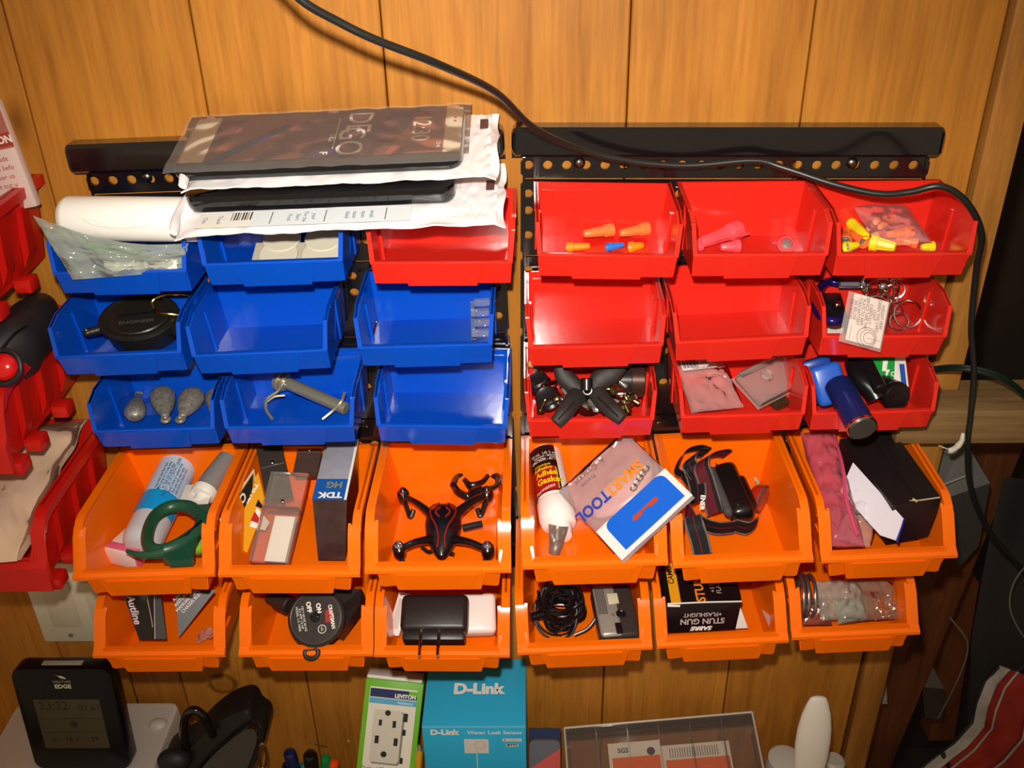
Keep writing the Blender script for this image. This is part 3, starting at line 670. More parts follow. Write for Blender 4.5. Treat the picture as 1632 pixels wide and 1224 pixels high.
prints('small_print', t2, [('r', -w2/2+.018, -h2/2+.004, -w2/2+.062, -h2/2+.026, 3), ('r', -w2/2+.062, -h2/2+.004, w2/2-.075, -h2/2+.027, 2)] +
       [('r', -w2/2+.045+i*.0022, -h2/2+.014, -w2/2+.045+i*.0022+(.0012 if i % 3 else .0006), -h2/2+.026, 0) for i in range(8)] +
       sum([para(-w2/2+x, -h2/2+.026, .018, 4, .0034, 0, -90, int(x*999), 'thank you for your order please test open contact email titanic minimal issue') for x in ()], []) +
       [('t', s_, -w2/2+x, -h2/2+.015, .0052, 1, dict(rot=-90)) for s_, x in (('Clas', .024), ('Thank', .036), ('Prod', .093), ('Start', .1), ('For the', .106), ('your', .113), ('blank', .140), ('issue', .146), ('open', .153), ('email', .160))] +
       [('r', -w2/2+x, -h2/2+.006, -w2/2+x+.0006, -h2/2+.024, 0) for x in (.078, .122, .171)],
       [INKK, mat('ink_blue_grey', '#6d7c96', .5), mat('label_pale', '#dfe4e6', .5), PAPER], TR(0, 0, .0031))
cu_ = [P(332, 205, y=-.020), P(786, 182, y=-.020), P(803, 281, y=-.118), P(292, 300, y=-.118)]
packet('upper white phone case packet showing a glossy brown phone screen', cu_, 0, 5, (-.018, .003, .232, .090, .010), True)

# white roll and foil bag in the top left blue bin
a, c = P(104, 348, y=-.083), P(318, 350, y=-.083)
M = Matrix.Translation(a) @ (c-a).to_track_quat('Z', 'Y').to_matrix().to_4x4(); L = (c-a).length
t = thing('plastic_canister', 'white round canister lying across the top left blue bin', 'canister', M)
b = B(); b.lathe([(.0155, 0), (.0178, .002), (.0188, .005), (.0188, L-.003), (.0175, L)], 40); b.obj('body', t, mat('white_canister', '#f2eee8', .35))
b = B(); b.lathe([(.0155, -.0006), (.0150, -.0012), (0, -.0006)], 32); b.obj('end_cap', t, WHITE)
# thin oval mark on the side facing the lens
b = B(); up = (CAM-(a+c)/2).normalized(); lc = (M.to_3x3().inverted() @ up); an = math.atan2(lc.y, lc.x)
b.tube([((.01893)*cos(an+.42*sin(q)), .01893*sin(an+.42*sin(q)), L*.47+L*.26*cos(q)) for q in [pi*k/24 for k in range(25)]], .00014, 4); b.obj('oval_mark', t, mat('mark_grey', '#a89ca0', .5))
zc = [P(52, 343, y=-.112), P(300, 388, y=-.098), P(292, 432, y=-.102), P(116, 446, y=-.110)]; zo = sum(zc, V())/4
w1 = W('zip_bag', 'crumpled silvery zip bag with green print in front of the white canister', 'bag', zo)
def zf(off):
    def f(u, v):
        tp = zc[0].lerp(zc[1], u); bt = zc[3].lerp(zc[2], u); p = tp.lerp(bt, v); q = V((u*6, v*4, 5)); m = sin(pi*u)*sin(pi*v)
        sag = V((0, 0, -.010*sin(pi*u)*(1-v)))
        return p+sag+V((0, -1, .35))*(off*m*.006+.0045*noise.noise(q)+.0035*abs(noise.noise(q*2.6))-.001)
    return f
b = w1.b(); b.sheet(zf(1), 44, 26); b.sheet(zf(-1), 30, 16); w1.put(b, 'film', clear('silvery_bag', '#c4ccc0', .34, .07), ang=80)
b = w1.b(); g = zf(.7); b.sheet(lambda u, v: g(.30+.4*u, .14+.26*v), 20, 8); w1.put(b, 'green_print', mat('bag_green', '#3f7a48', .4))
b = w1.b(); g2 = zf(-.6); b.sheet(lambda u, v: g2(.34+.6*u, .62+.22*v), 20, 6, .002); w1.put(b, 'white_strip', WHITE)

# round pads
cs = inb('L12', (412, 388, .012), (556, 386, .012), (548, 414, .004), (398, 414, .004))
M, w_, h_ = rect(*cs); t = thing('pad_sheet', 'beige backing sheet with round felt pads in a blue bin', 'pads', M)
b = B(); b.box(w_, h_, .0008); b.obj('backing_sheet', t, mat('backing_beige', '#b8b09c', .6))
for i in range(2):
    for j in range(2):
        b = B(); b.lathe([(.0165, 0), (.0172, .0005), (.0172, .0022), (.0165, .0028), (0, .0028)], 28, TR(-.018+i*.038, -.006+j*.019, .0008+.0008*j)); b.obj('felt_pad', t, mat('felt_cream', '#cfc8b2', .8))

# compass
k = 'L21'; c0 = P(222, 508, z=bz(k)+.027)
Mc = FR(c0, CR, (V((0, -.35, 1)))); t = thing('lensatic_compass', 'black lidded compass with brass wire loop in a blue bin', 'compass', Mc @ TR(rz=8) @ Matrix.Scale(1.07, 4))
OL = mat('compass_black', '#1d1b15', .38, bump=.2, bscale=300)
b = B(); b.lathe([(.0, -.023), (.026, -.023), (.0295, -.019), (.031, -.004), (.031, 0), (0, 0)], 40, TR(0, .0, 0), ry=.84); b.obj('case', t, OL)
b = B(); b.lathe([(.0335, .0004), (.0345, .0018), (.0335, .0036), (.0305, .0044), (.0295, .0038), (.0265, .0038), (.0255, .0048), (0, .0052)], 44, ry=.84); ld_ = b.obj('lid', t, OL)
b = B(); b.lohi((-.017, -.0016, .0044), (.014, .0016, .0062), bev=.0006); b.obj('sight_slot', ld_, BLACK)
prints('lid_lettering', ld_, [('t', 'ENGINEER', .0, -.009, .0050, 0, dict(xs=1.3, bold=.02))], [mat('embossed_grey', '#4c463c', .4)], TR(z=.0052))
b = B(); b.cyl((-.041, -.011, 0), (-.030, -.008, 0), .004, 12); b.ell(.0038, .0038, .0038, TR(-.042, -.0115, 0)); b.obj('hinge_lug', t, OL)
b = B(); b.ell(.0018, .0018, .0014, TR(-.042, -.0115, .004)); b.obj('rivet', t, mat('brass', '#c7964a', .25, 1))
b = B(); b.tube(smooth_path([(.014, .004, .006), (.013, .010, .010), (.022, .014, .012), (.040, .015, .009), (.046, .013, .004), (.046, .004, .0), (.040, -.004, .003), (.028, -.006, .008), (.018, -.003, .008), (.014, .004, .006)], 6), .0011, 8); b.obj('thumb_loop', t, mat('brass'))
b = B(); b.lohi((.026, -.012, -.014), (.039, .010, -.001), bev=.002); b.obj('eyepiece', t, OL)
b = B(); b.tube(smooth_path([(.036, -.004, .003), (.042, -.010, -.002), (.044, -.016, -.008)], 5), .0013, 8); b.obj('bracket', t, mat('brass'))

# clip and pin in bin L23
k = 'L23'
cs = [P(746, 478, y=-.05), P(782, 476, y=-.05), P(782, 538, y=-.078), P(752, 540, y=-.078)]
M, w_, h_ = rect(*cs); t = thing('plastic_clip', 'small clear plastic clip standing at the right of a blue bin', 'clip', M)
for i, q in enumerate((-.38, -.12, .14, .4)):
    b = B(); b.box(w_*(.9-.1*(i % 2)), h_*.2, .006, TR(.002*(i % 2), q*h_, 0), bev=.0008); b.obj('clip_segment', t, HARD)
b = B(); b.box(w_*.25, h_, .003, TR(-w_*.36, 0, -.004), bev=.0005); b.obj('clip_spine', t, clear('blue_tint_plastic', '#7f98c8', .3, .1))
t_ = W('steel_pin', 'short steel pin leaning in the left corner of a blue bin', 'pin', P(597, 540, z=bz(k)))
b = t_.b(); b.cyl(P(593, 542, z=bz(k)+.001), P(600, 514, z=bz(k)+.012), .0012, 10); t_.put(b, 'shaft', CHROME)
b = t_.b(); b.ell(.0017, .0017, .0017, Matrix.Translation(P(600, 513, z=bz(k)+.012))); t_.put(b, 'head', CHROME)

# lead sinkers
LEAD = mat('grey_lead', '#8b857c', .42, .35, bump=1, bscale=260, var=.3, vscale=260)
def sinker(label, big, ring, r):
    k = 'L31'; a, c = P(*big, z=bz(k)+r), P(*ring, z=bz(k)+r*.7); d = c-a; L = d.length
    M = Matrix.Translation(a) @ d.to_track_quat('Z', 'Y').to_matrix().to_4x4(); t = thing('lead_sinker', label, 'fishing sinker', M, 'lead sinkers in the blue bin')
    b = B(); b.lathe([(0, -r*.95), (r*.5, -r*.85), (r*.86, -r*.45), (r, .0), (r*.93, L*.25), (r*.62, L*.6), (r*.34, L*.82), (r*.3, L*.9), (0, L*.95)], 14, rx=1, ry=.85); b.obj('weight', t, LEAD, ang=60)
    b = B(); b.tube(ring_pts((0, 0, L*1.02), r*.26, r*.26, Matrix.Rotation(pi/2, 4, 'X'), 12), r*.16, 8, closed=True); b.obj('eye', t, LEAD)
sinker('grey lead sinker with its eye pointing up, leftmost in the bin', (215, 658), (221, 628), .0105)
sinker('grey lead sinker with its eye pointing down, second from the left', (259, 632), (264, 668), .0128)
sinker('grey lead sinker tilted to the left, third in the row', (306, 634), (288, 668), .0128)
sinker('grey lead sinker half hidden behind the right side of its bin', (346, 632), (344, 668), .0115)

# hitch pin
k = 'L32'; a, c = P(452, 608, z=bz(k)+.022), P(552, 652, z=bz(k)+.012); ZN = mat('zinc_yellow', '#b0aa90', .3, .65)
w1 = W('hitch_pin', 'steel hitch pin with wire retainer lying in a blue bin', 'pin', (a+c)/2); d = (c-a).normalized()
b = w1.b(); b.cyl(a, c, .0062, 20, bev=.0012); w1.put(b, 'shank', ZN)
b = w1.b(); b.cyl(a-d*.006, a, .0118, 24, bev=.001); b.cyl(a, a+d*.004, .009, 24, bev=.0008); w1.put(b, 'head', ZN)
b = w1.b(); b.tube(smooth_path([P(452, 600, z=bz(k)+.028), P(444, 622, z=bz(k)+.02), P(426, 636, z=bz(k)+.014), P(424, 652, z=bz(k)+.008), P(434, 668, z=bz(k)+.003)], 6), .0016, 8); w1.put(b, 'retainer_wire', ZN)
b = w1.b(); b.tube(smooth_path([P(426, 640, z=bz(k)+.014), P(438, 632, z=bz(k)+.018), P(454, 630, z=bz(k)+.018)], 6), .0013, 8); w1.put(b, 'wire_hook', ZN)
b = w1.b(); b.tube(smooth_path([P(549, 626, z=bz(k)+.024), P(544, 640, z=bz(k)+.020), P(530, 655, z=bz(k)+.012), P(514, 668, z=bz(k)+.006)], 6), .0016, 8); w1.put(b, 'retainer_wire', ZN)

# ---------------------------------------------------------------- red bin contents, right board
k = 'R23'; zz = bz(k)
VIO = mat('violet_anodised', '#2c1c6c', .2, .6)
w1 = W('carabiner_keyring', 'dark violet carabiner with a black fob in the key ring bin', 'keyring', P(1325, 490, z=zz+.02))
Mr = Matrix.Rotation(rad(60), 4, 'X')
b = w1.b(); b.tube(smooth_path([P(x, y, z=zz+.032) for x, y in ((1345, 452), (1318, 450), (1302, 468), (1300, 488), (1312, 506), (1330, 512), (1346, 506))], 5), .0042, 10); w1.put(b, 'carabiner', VIO)
M, w_, h_ = rect(P(1312, 462, z=zz+.022), P(1352, 462, z=zz+.022), P(1350, 528, z=zz+.004), P(1314, 528, z=zz+.004))
b = w1.b(); b.box(w_, h_, .006, M @ TR(z=-.006), bev=.002); w1.put(b, 'fob', BLACK)
for y_ in (485, 516):
    b = w1.b(); b.ell(.0035, .0035, .003, Matrix.Translation(P(1334, y_, z=zz+.02))); w1.put(b, 'fob_stud', CHROME)
M, w_, h_ = rect(P(1336, 447, z=zz+.035), P(1388, 448, z=zz+.035), P(1388, 460, z=zz+.03), P(1336, 460, z=zz+.03))
t = thing('metal_tag', 'small brushed metal tag lying across the key rings', 'tag', M); b = B(); b.box(w_, h_, .003, bev=.0006); b.obj('plate', t, mat('brushed_plate', '#8f8494', .3, .9))
b = B(); b.box(w_*.75, h_*.5, .0004, TR(-.002, 0, .0017)); b.obj('inset', t, mat('inset_grey', '#6f6a78', .5))
M, w_, h_ = rect(P(1312, 514, z=zz+.006), P(1344, 520, z=zz+.006), P(1344, 532, z=zz+.004), P(1314, 530, z=zz+.004))
t = thing('paper_slip', 'white paper slip under the carabiner', 'paper', M); b = B(); b.box(w_, h_*1.3, .0008); b.obj('sheet', t, PAPER)
RG = [(1397, 450, 20, .034, 10), (1386, 452, 15, .034, 70), (1402, 466, 20, .030, 35), (1416, 458, 15, .030, -30), (1396, 480, 17, .026, 50), (1408, 484, 13, .022, -50), (1418, 470, 12, .022, 20), (1428, 462, 12, .024, 80), (1446, 500, 19, .016, -20), (1432, 512, 13, .010, 60), (1424, 490, 11, .016, 0), (1392, 493, 19, .026, 15)]
for i, (x, y, r, h, an) in enumerate(RG):
    c0 = P(x, y, z=zz+h); R_ = r*.00066
    M = FR(c0, CR*cos(rad(an))+CU*sin(rad(an)), (-CF+CR*.5*sin(an)+CU*.35*cos(an)))
    t = thing('split_ring', 'bright split key ring in the tangle beside the laminated card', 'key ring', M, 'split key rings in the red bin')
    b = B(); b.tube([V((R_*cos(q), R_*sin(q), .0006*q/6.3)) for q in [2*pi*2*j/40 for j in range(41)]], .0010, 6); b.obj('ring', t, CHROME)
    if i in (0, 4, 8):
        for q in range(4):
            b = B(); b.tube(ring_pts((R_+.004+q*.0042, 0, -.001*q), .0032, .0022, Matrix.Rotation(pi/2*(q % 2), 4, 'X'), 12), .0006, 6, closed=True); b.obj('chain_link', t, CHROME)
        b = B(); b.ell(.004, .003, .003, TR(R_+.004, .004, 0)); b.obj('swivel', t, STEEL)
cs = [P(1345, 462, y=-.094), P(1408, 480, y=-.094), P(1414, 563, y=-.119), P(1344, 545, y=-.119)]
M, w_, h_ = rect(*cs); t = thing('laminated_card', 'laminated paper card hanging over the lip of the key ring bin', 'card', M)
b = B(); b.box(w_, h_, .0012, bev=.0005); b.obj('laminate', t, FILM2)
b = B(); b.box(w_*.82, h_*.92, .0004, TR(w_*.05, .001, .0006)); b.obj('paper', t, mat('card_paper', '#e2cfc6', .5))
it = [('t', s_, w_*.36-i*.0036, h_*.16, .0042, 0, dict(rot=-86, xs=.8)) for i, s_ in enumerate(('WEIGHT HERE', 'GREEN THIS CARD', 'LIGHT', 'CAREFULLY', 'SERVICE TAPE THE', 'PLATE TO ARM', 'TURN BATTERY', 'SEE BELOW', 'DISTANCES'))]
it += [('o', w_*.1+.001*i, -h_*.3, .009-.002*i, .0086-.002*i, 0) for i in range(3)]+[('r', -w_*.3, -h_*.42, -w_*.3+.0003, -h_*.15, 0), ('r', w_*.1, -h_*.31, w_*.42, -h_*.305, 0)]
prints('card_lettering', t, it, [mat('ink_grey', '#6a605e', .5)], TR(0, 0, .0009))

# hardware bin with clamp
k = 'R31'; zz = bz(k)
CL = mat('clamp_black', '#2a2220', .6, bump=.2, bscale=120)
w1 = W('spring_clamp', 'black plastic spring clamp hanging over the lip of the hardware bin', 'clamp', P(936, 614, z=zz+.05))
def flatleg(pts, ws, th, nm, mt_=CL, up=None):
    b = w1.b(); pts = [V(p) for p in pts]; path = smooth_path(pts, 5); n = len(path)
    rr = []
    for i in range(n):
        q = i/(n-1)*(len(ws)-1); j = min(int(q), len(ws)-2); rr.append(ws[j]+(ws[j+1]-ws[j])*(q-j))
    b.tube(path, rr, 12, flat=th, up=up or (-CF)); return w1.put(b, nm, mt_)
flatleg([P(922, 626, y=-.075), P(912, 640, y=-.09), P(900, 658, y=-.104), P(886, 674, y=-.112)], [.0085, .0085, .0078, .0062], .55, 'handle')
flatleg([P(948, 622, y=-.075), P(962, 640, y=-.09), P(978, 656, y=-.104), P(992, 668, y=-.112)], [.0085, .0085, .0078, .0062], .55, 'handle')
flatleg([P(928, 628, y=-.075), P(912, 612, y=-.07), P(898, 598, y=-.066), P(892, 582, y=-.062)], [.007, .0085, .0085, .006], .6, 'jaw')
flatleg([P(942, 626, y=-.075), P(956, 606, y=-.07), P(976, 594, y=-.066), P(990, 582, y=-.062)], [.007, .010, .010, .007], .6, 'jaw')
b = w1.b(); c0 = P(935, 613, y=-.078); b.cyl(c0-CU*.006, c0+CU*.006, .0058, 16, bev=.001); w1.put(b, 'pivot', BLACK)
b = w1.b(); c0 = P(936, 622, y=-.082)
b.tube([c0+CR*(.004*cos(q))+CU*(.004*sin(q))+CF*(-.0008*q/6) for q in [k2*.5 for k2 in range(36)]], .0007, 6); w1.put(b, 'spring', STEEL)
for x0, y0, x1, y1 in ((916, 640, 890, 668), (952, 632, 985, 664)):
    b = w1.b(); b.tube([P(x0, y0, y=-.098), P((x0+x1)/2, (y0+y1)/2, y=-.106), P(x1, y1, y=-.116)], .0006, 5); w1.put(b, 'mould_seam', BLACK)
w1 = W('round_canister', 'dark round canister lying at the right of the hardware bin', 'canister', P(998, 606, z=zz+.02))
b = w1.b(); a, c = P(962, 606, z=zz+.026), P(1024, 606, z=zz+.026); b.cyl(a, c, .0165, 36, bev=.002); w1.put(b, 'body', mat('canister_dark', '#221f22', .25))
b = w1.b(); b.cyl(c-(c-a).normalized()*.012, c+(c-a).normalized()*.0015, .0172, 36, bev=.001); w1.put(b, 'lid', mat('lid_bronze', '#4a3328', .3, .5))
def simple(name, label, cat, k2, px, py, h, fn, mt_, M2=None, grp=None, part='body'):
    c0 = P(px, py, z=bz(k2)+h); t = thing(name, label, cat, Matrix.Translation(c0) @ (M2 or I4), grp); b = B(); fn(b); b.obj(part, t, mt_); return t
for i, (x, y, an) in enumerate(((860, 614, 35), (874, 638, 25))):
    t = simple('rubber_foot', ('upper' if i == 0 else 'lower')+' of two black rubber feet with steel rims in the hardware bin', 'rubber foot', k, x, y, .018, lambda b: b.lathe([(0, 0), (.0098, 0), (.0108, .002), (.0108, .008), (.009, .010), (.007, .0085), (0, .0085)], 28), mat('rubber_black', '#201c1e', .4), TR(rx=50-an, ry=-20))
    b = B(); b.tube(ring_pts((0, 0, .0008), .0112, .0112), .0012, 8, closed=True); b.obj('steel_rim', t, CHROME)
t = simple('steel_cup_washer', 'shiny steel cup washer between the clamp legs', 'washer', k, 936, 642, .016, lambda b: b.lathe([(.004, .006), (.008, .005), (.0125, 0), (.0135, 0), (.009, .0065), (.004, .0075)], 26), CHROME, TR(rx=35, ry=10))
rnd = random.Random(4)
for i in range(44):
    px = rnd.choice([rnd.uniform(848, 905), rnd.uniform(978, 1012), rnd.uniform(905, 980)]); py = rnd.uniform(606, 655); h = rnd.uniform(.010, .026) if py > 630 else rnd.uniform(.018, .032)
    L = rnd.uniform(.007, .017); r = rnd.uniform(.0017, .0030); m_ = rnd.choice([STEEL, CHROME, mat('brassy', '#a59a6c', .3, 1)])
    c0 = P(px, py, z=zz+h); t = thing('screw', 'loose screw in the jumble of the hardware bin', 'screw', Matrix.Translation(c0) @ TR(rx=rnd.uniform(20, 160), rz=rnd.uniform(0, 360)), 'loose screws in the hardware bin')
    b = B()
    b.lathe([(0, -L/2)]+[(r*(1 if j % 2 else .78), -L/2+.001+j*(L-.003)/12) for j in range(12)]+[(r*.9, L/2-.002)], 12); b.obj('shank', t, m_)
    b = B(); b.lathe([(0, L/2-.0026), (r*2, L/2-.0022), (r*2.1, L/2-.0008), (r*1.5, L/2), (0, L/2+.0004)], 6 if i % 2 else 16); b.obj('head', t, m_)
for x0, y0, x1, y1, r, m_, lb in ((862, 578, 868, 622, .0016, STEEL, 'thin steel rod standing at the left of the hardware bin'), (864, 616, 892, 606, .0022, CHROME, 'short bright rod pointing at the clamp jaw'), (843, 580, 858, 583, .0035, mat('peg_wood', '#c89454', .6), 'short wooden peg at the left corner of the hardware bin')):
    a, c = P(x0, y0, z=zz+.03), P(x1, y1, z=zz+.022 if m_ is not MATS['peg_wood'] else zz+.03)
    w1 = W('metal_rod' if m_ is not MATS['peg_wood'] else 'wooden_peg', lb, 'rod' if m_ is not MATS['peg_wood'] else 'peg', a); b = w1.b(); b.cyl(a, c, r, 12, bev=.0004); w1.put(b, 'shaft', m_)

# clear packs bin
k = 'R32'; zz = bz(k)
t, w_, h_ = bag('barcode_bag', 'clear plastic bag with a barcode label in a red bin', 'bag', [P(1082, 578, z=zz+.034), P(1156, 568, z=zz+.034), P(1184, 650, z=zz+.010), P(1094, 658, z=zz+.010)], .007, clear('pinkish_film', '#f6e4e0', .15, .08), 4, .0030)
it = [('r', -w_*.45, h_*.22, w_*.22, h_*.42, 0)]+[('r', -w_*.43+i*.0011, h_*.26, -w_*.43+i*.0011+(.0007 if (i*7) % 3 else .0003), h_*.41, 1) for i in range(14)]+[('t', 'X0012KJ8', -w_*.1, h_*.24, .004, 1, {}), ('t', 'Tweezer Set', w_*.05, h_*.34, .004, 1, {})]
prints('barcode_label', t, it, [mat('label_pink_white', '#ecd8d4', .5), INKK], TR(z=.0078))
b = B(); b.tube(smooth_path([(-w_*.1, -h_*.12, .007), (w_*.0, h_*.08, .0085), (w_*.2, h_*.1, .008), (w_*.36, -h_*.04, .006), (w_*.38, -h_*.3, .004)], 6), .0008, 6); b.obj('fold', t, FILM2)
M, w_, h_ = rect(P(1168, 606, z=zz+.034), P(1232, 572, z=zz+.034), P(1292, 606, z=zz+.022), P(1216, 640, z=zz+.018)); t = thing('clamshell_pack', 'clear hinged plastic pack lying on the right of a red bin', 'pack', M)
b = B(); b.box(w_, h_, .010, bev=.002); b.obj('tray', t, clear('clam_plastic', '#f0e4e0', .08, .05))
b = B(); b.box(w_*1.08, h_*1.06, .0008, TR(z=-.004)); b.obj('flange', t, FILM2)
b = B(); b.lathe([(.0062, 0), (.0062, .002), (.005, .0022), (.005, 0)], 20, TR(-.004, .004, .0052)); b.obj('dimple', t, FILM2)
b = B(); b.box(w_*.9, .006, .003, TR(0, h_*.44, .004), bev=.001); b.obj('hinge', t, HARD)
M, w_, h_ = rect(P(1226, 634, z=zz+.008), P(1258, 624, z=zz+.008), P(1264, 640, z=zz+.006), P(1232, 652, z=zz+.006)); t = thing('metal_block', 'small dull brass block below the clear hinged pack', 'metal block', M)
b = B(); b.box(w_, h_, .007, bev=.0006); b.obj('block', t, mat('dull_brass', '#5f5a3a', .4, .8))

# torch bin
k = 'R33'; zz = bz(k); BLM = mat('torch_blue', '#1c3fa0', .3, .3)
w1 = W('blue_torch', 'blue metal torch with flat dark end hanging out of its red bin', 'torch', P(1350, 640, z=zz+.03))
a, c = P(1338, 618, y=-.088), P(1374, 682, y=-.140); d = (c-a).normalized()
b = w1.b(); b.cyl(a-d*.004, c, .0125, 36, bev=.001); w1.put(b, 'barrel', mat('barrel_blue', '#1c2f78', .3, .5))
b = w1.b(); b.cyl(c-d*.003, c+d*.0012, .0132, 36, bev=.0006); w1.put(b, 'end_ring', CHROME)
b = w1.b(); b.cyl(c+d*.0008, c+d*.002, .0118, 36, bev=.0004); w1.put(b, 'end_cap', mat('cap_grey', '#5d5751', .35, .6))
M, w_, h_ = rect(P(1296, 584, y=-.072), P(1346, 575, y=-.072), P(1352, 636, y=-.088), P(1304, 655, y=-.092))
b = w1.b(); b.box(w_, h_, .022, M @ TR(z=-.012), bev=.005, seg=3); w1.put(b, 'head', mat('head_blue', '#2a5fc4', .3))
b = w1.b(); b.box(w_*.9, .010, .020, M @ TR(z=-.013, y=h_*.56, x=-.006), bev=.003); w1.put(b, 'head_cap', mat('cap_blue', '#123a92', .35))
w1 = W('black_pipe_fitting', 'black elbow fitting with a round knob in the torch bin', 'fitting', P(1400, 620, z=zz+.02))
b = w1.b(); b.tube(smooth_path([P(1362, 578, z=zz+.04), P(1372, 604, z=zz+.034), P(1390, 622, z=zz+.028), P(1398, 636, z=zz+.022)], 5), [.0095]*16, 16); w1.put(b, 'elbow', BLACK)
b = w1.b(); b.cyl(P(1380, 578, z=zz+.045), P(1404, 622, z=zz+.035), .0065, 18, bev=.001); w1.put(b, 'side_tube', BLACK)
b = w1.b(); a, c = P(1398, 612, z=zz+.024), P(1426, 630, z=zz+.026); d = (c-a).normalized()
b.cyl(a, c, .0125, 28, bev=.001); w1.put(b, 'collar', BLACK)
b = w1.b(); d2 = (-CF*.8-CU*.3+CR*.2).normalized(); b.lathe([(0, 0), (.0125, 0), (.0135, .002), (.0135, .007), (.012, .009), (.003, .0075), (0, .0075)], 32, Matrix.Translation(c-d2*.004) @ d2.to_track_quat('Z', 'Y').to_matrix().to_4x4()); w1.put(b, 'knob', BLACK)
M, w_, h_ = rect(P(1393, 564, z=zz+.05), P(1450, 566, z=zz+.05), P(1443, 616, z=zz+.03), P(1392, 616, z=zz+.03)); t = thing('small_carton', 'green and white card carton behind the black fitting', 'carton', M)
b = B(); b.box(w_, h_, .014, TR(z=-.0075), bev=.0012); b.obj('carton', t, PAPER)
prints('carton_print', t, [('p', [(-w_/2, h_/2), (w_*.18, h_/2), (w_*.05, -h_*.45), (-w_/2, -h_*.45)], 0), ('r', w_*.27, -h_*.45, w_*.42, h_*.2, 1), ('p', [(-w_*.2, h_*.3), (-w_*.05, h_*.3), (-w_*.12, h_*.02), (-w_*.02, h_*.02), (-w_*.2, -h_*.3), (-w_*.14, -.001), (-w_*.26, -.001)], 2), ('t', 'STYLO', -.0, -h_*.3, .006, 2, dict(rot=70, bold=.02))], [mat('carton_green', '#159a3c', .4), mat('carton_blue', '#1b52a8', .4), INKW], TR())

# ---------------------------------------------------------------- orange bins, left board
k = 'L41'; zz = bz(k)
def bottle_M(p, q): 
    d = q-p; return Matrix.Translation(p) @ d.to_track_quat('Z', 'Y').to_matrix().to_4x4(), d.length
def facing(M):
    """matrix turning M about its own z so that local +x faces the lens"""
    l = M.to_3x3().inverted() @ (CAM-M.translation); return M @ Matrix.Rotation(math.atan2(l.y, l.x), 4, 'Z')
def wrap(t, M, r, z0, z1, a0, a1, mt_, name, nseg=24, rf=None):
    b = B(); b.sheet(lambda u, v: ((rf(z0+(z1-z0)*v) if rf else r)*cos(a0+(a1-a0)*u), (rf(z0+(z1-z0)*v) if rf else r)*sin(a0+(a1-a0)*u), z0+(z1-z0)*v), nseg, 8); return b.obj(name, t, mt_)
def wrap_text(parent, items, r, mats, rot90=1, name='printed_text'):
    """text laid round a cylinder (axis z, facing +x): items (text, z, angle offset in metres, size, mi, flip)"""
    b = B()
    for s_, z, off, size, mi, rt, kw in items:
        n0 = len(b.bm.verts)
        text_bm(b.bm, s_, size, TR(off, z, 0) @ Matrix.Rotation(rad(rt), 4, 'Z'), mi, **kw)
        b.bm.verts.ensure_lookup_table()
        for v in b.bm.verts[n0:]:
            an = v.co.x/r; v.co = V(((r+.0003)*cos(an), (r+.0003)*sin(an), v.co.y))
    me = bpy.data.meshes.new(name); b.bm.to_mesh(me); b.bm.free()
    for m in mats: me.materials.append(m)
    o = bpy.data.objects.new(name, me); COL.objects.link(o); o.parent = parent; return o
M, L = bottle_M(P(224, 868, z=zz+.022), P(294, 722, z=zz+.040)); M = facing(M); R_ = .0195
t = thing('spray_bottle', 'pale blue lotion bottle with a water pattern label lying in an orange bin', 'bottle', M)
b = B(); b.lathe([(0, -.006), (.012, -.005), (.0175, 0), (R_, .008), (R_, L-.012), (.017, L-.004), (.010, L), (0, L)], 36); b.obj('bottle', t, mat('bottle_frost', '#c9c6c8', .2, coat=.3))
wrap(t, M, R_+.0003, .035, L-.014, -1.5, 1.5, mat('label_sky', '#c3dcf2', .3), 'label')
wrap(t, M, R_+.0006, .030, .058, -1.5, 1.2, mat('label_azure', '#189be0', .3), 'label_band')
its = []
for i, s_ in enumerate(('Aqua clean clear flow rinse', 'More drops try to keep away', 'for Glass may cause soften', 'DO NOT USE ON CONTACT LENSES', 'Should irritate or redness rinse', 'flush eyes with clean water', 'seek advice of doctor now')):
    its.append((s_, .078, -.012+i*.0036, .0046, 0, 90, dict(xs=.75, bold=.012)))
its.append(('drops', .118, .019, .008, 0, 90, dict(bold=.03)))
wrap_text(t, its, R_+.0007, [mat('ink_navy', '#2a3f74', .5)])
t = simple('paper_tube_box', 'white and pink card box under the green cutter', 'box', k, 215, 868, .012, lambda b: b.box(.034, .046, .020, TR(rz=-18), bev=.002), mat('card_cream_pink', '#f2dcd2', .5))
b = B(); b.box(.0345, .010, .0205, TR(rz=-18) @ TR(y=-.0165), bev=.001); b.obj('pink_band', t, mat('pink_print', '#e8688a', .5))
GRN = mat('cutter_green', '#1f4e36', .35, bump=.05, bscale=200)
w1 = W('green_cutter', 'dark green plastic ring cutter lying over the lotion bottle', 'cutter', P(275, 845, z=zz+.045))
zt = lambda x, y: P(x, y, z=zz+.048)
b = w1.b(); b.tube(smooth_path([zt(*q) for q in ((322, 822), (302, 808), (272, 808), (248, 822), (236, 846), (236, 868), (252, 878), (276, 872), (300, 858), (318, 842), (322, 822))], 5)[:-1], .0064, 12, closed=True, flat=.7, up=-CF); w1.put(b, 'ring_grip', GRN)
b = w1.b(); b.tube(smooth_path([zt(262, 880), zt(240, 884), zt(220, 884), zt(202, 878)], 5), [.0062, .0058, .0052, .0048, .0044, .004, .0038, .0036, .0034, .0032, .003, .0028, .0026, .0024, .0022, .002], 10, flat=.7, up=-CF); w1.put(b, 'hooked_beak', GRN)
b = w1.b(); pl = [zt(*q) for q in ((290, 806), (334, 804), (328, 836), (310, 866), (306, 892), (270, 894), (258, 886), (292, 866), (318, 846), (324, 826))]; pk = [p_-V((0, 0, .007)) for p_ in pl]; n = len(pl)
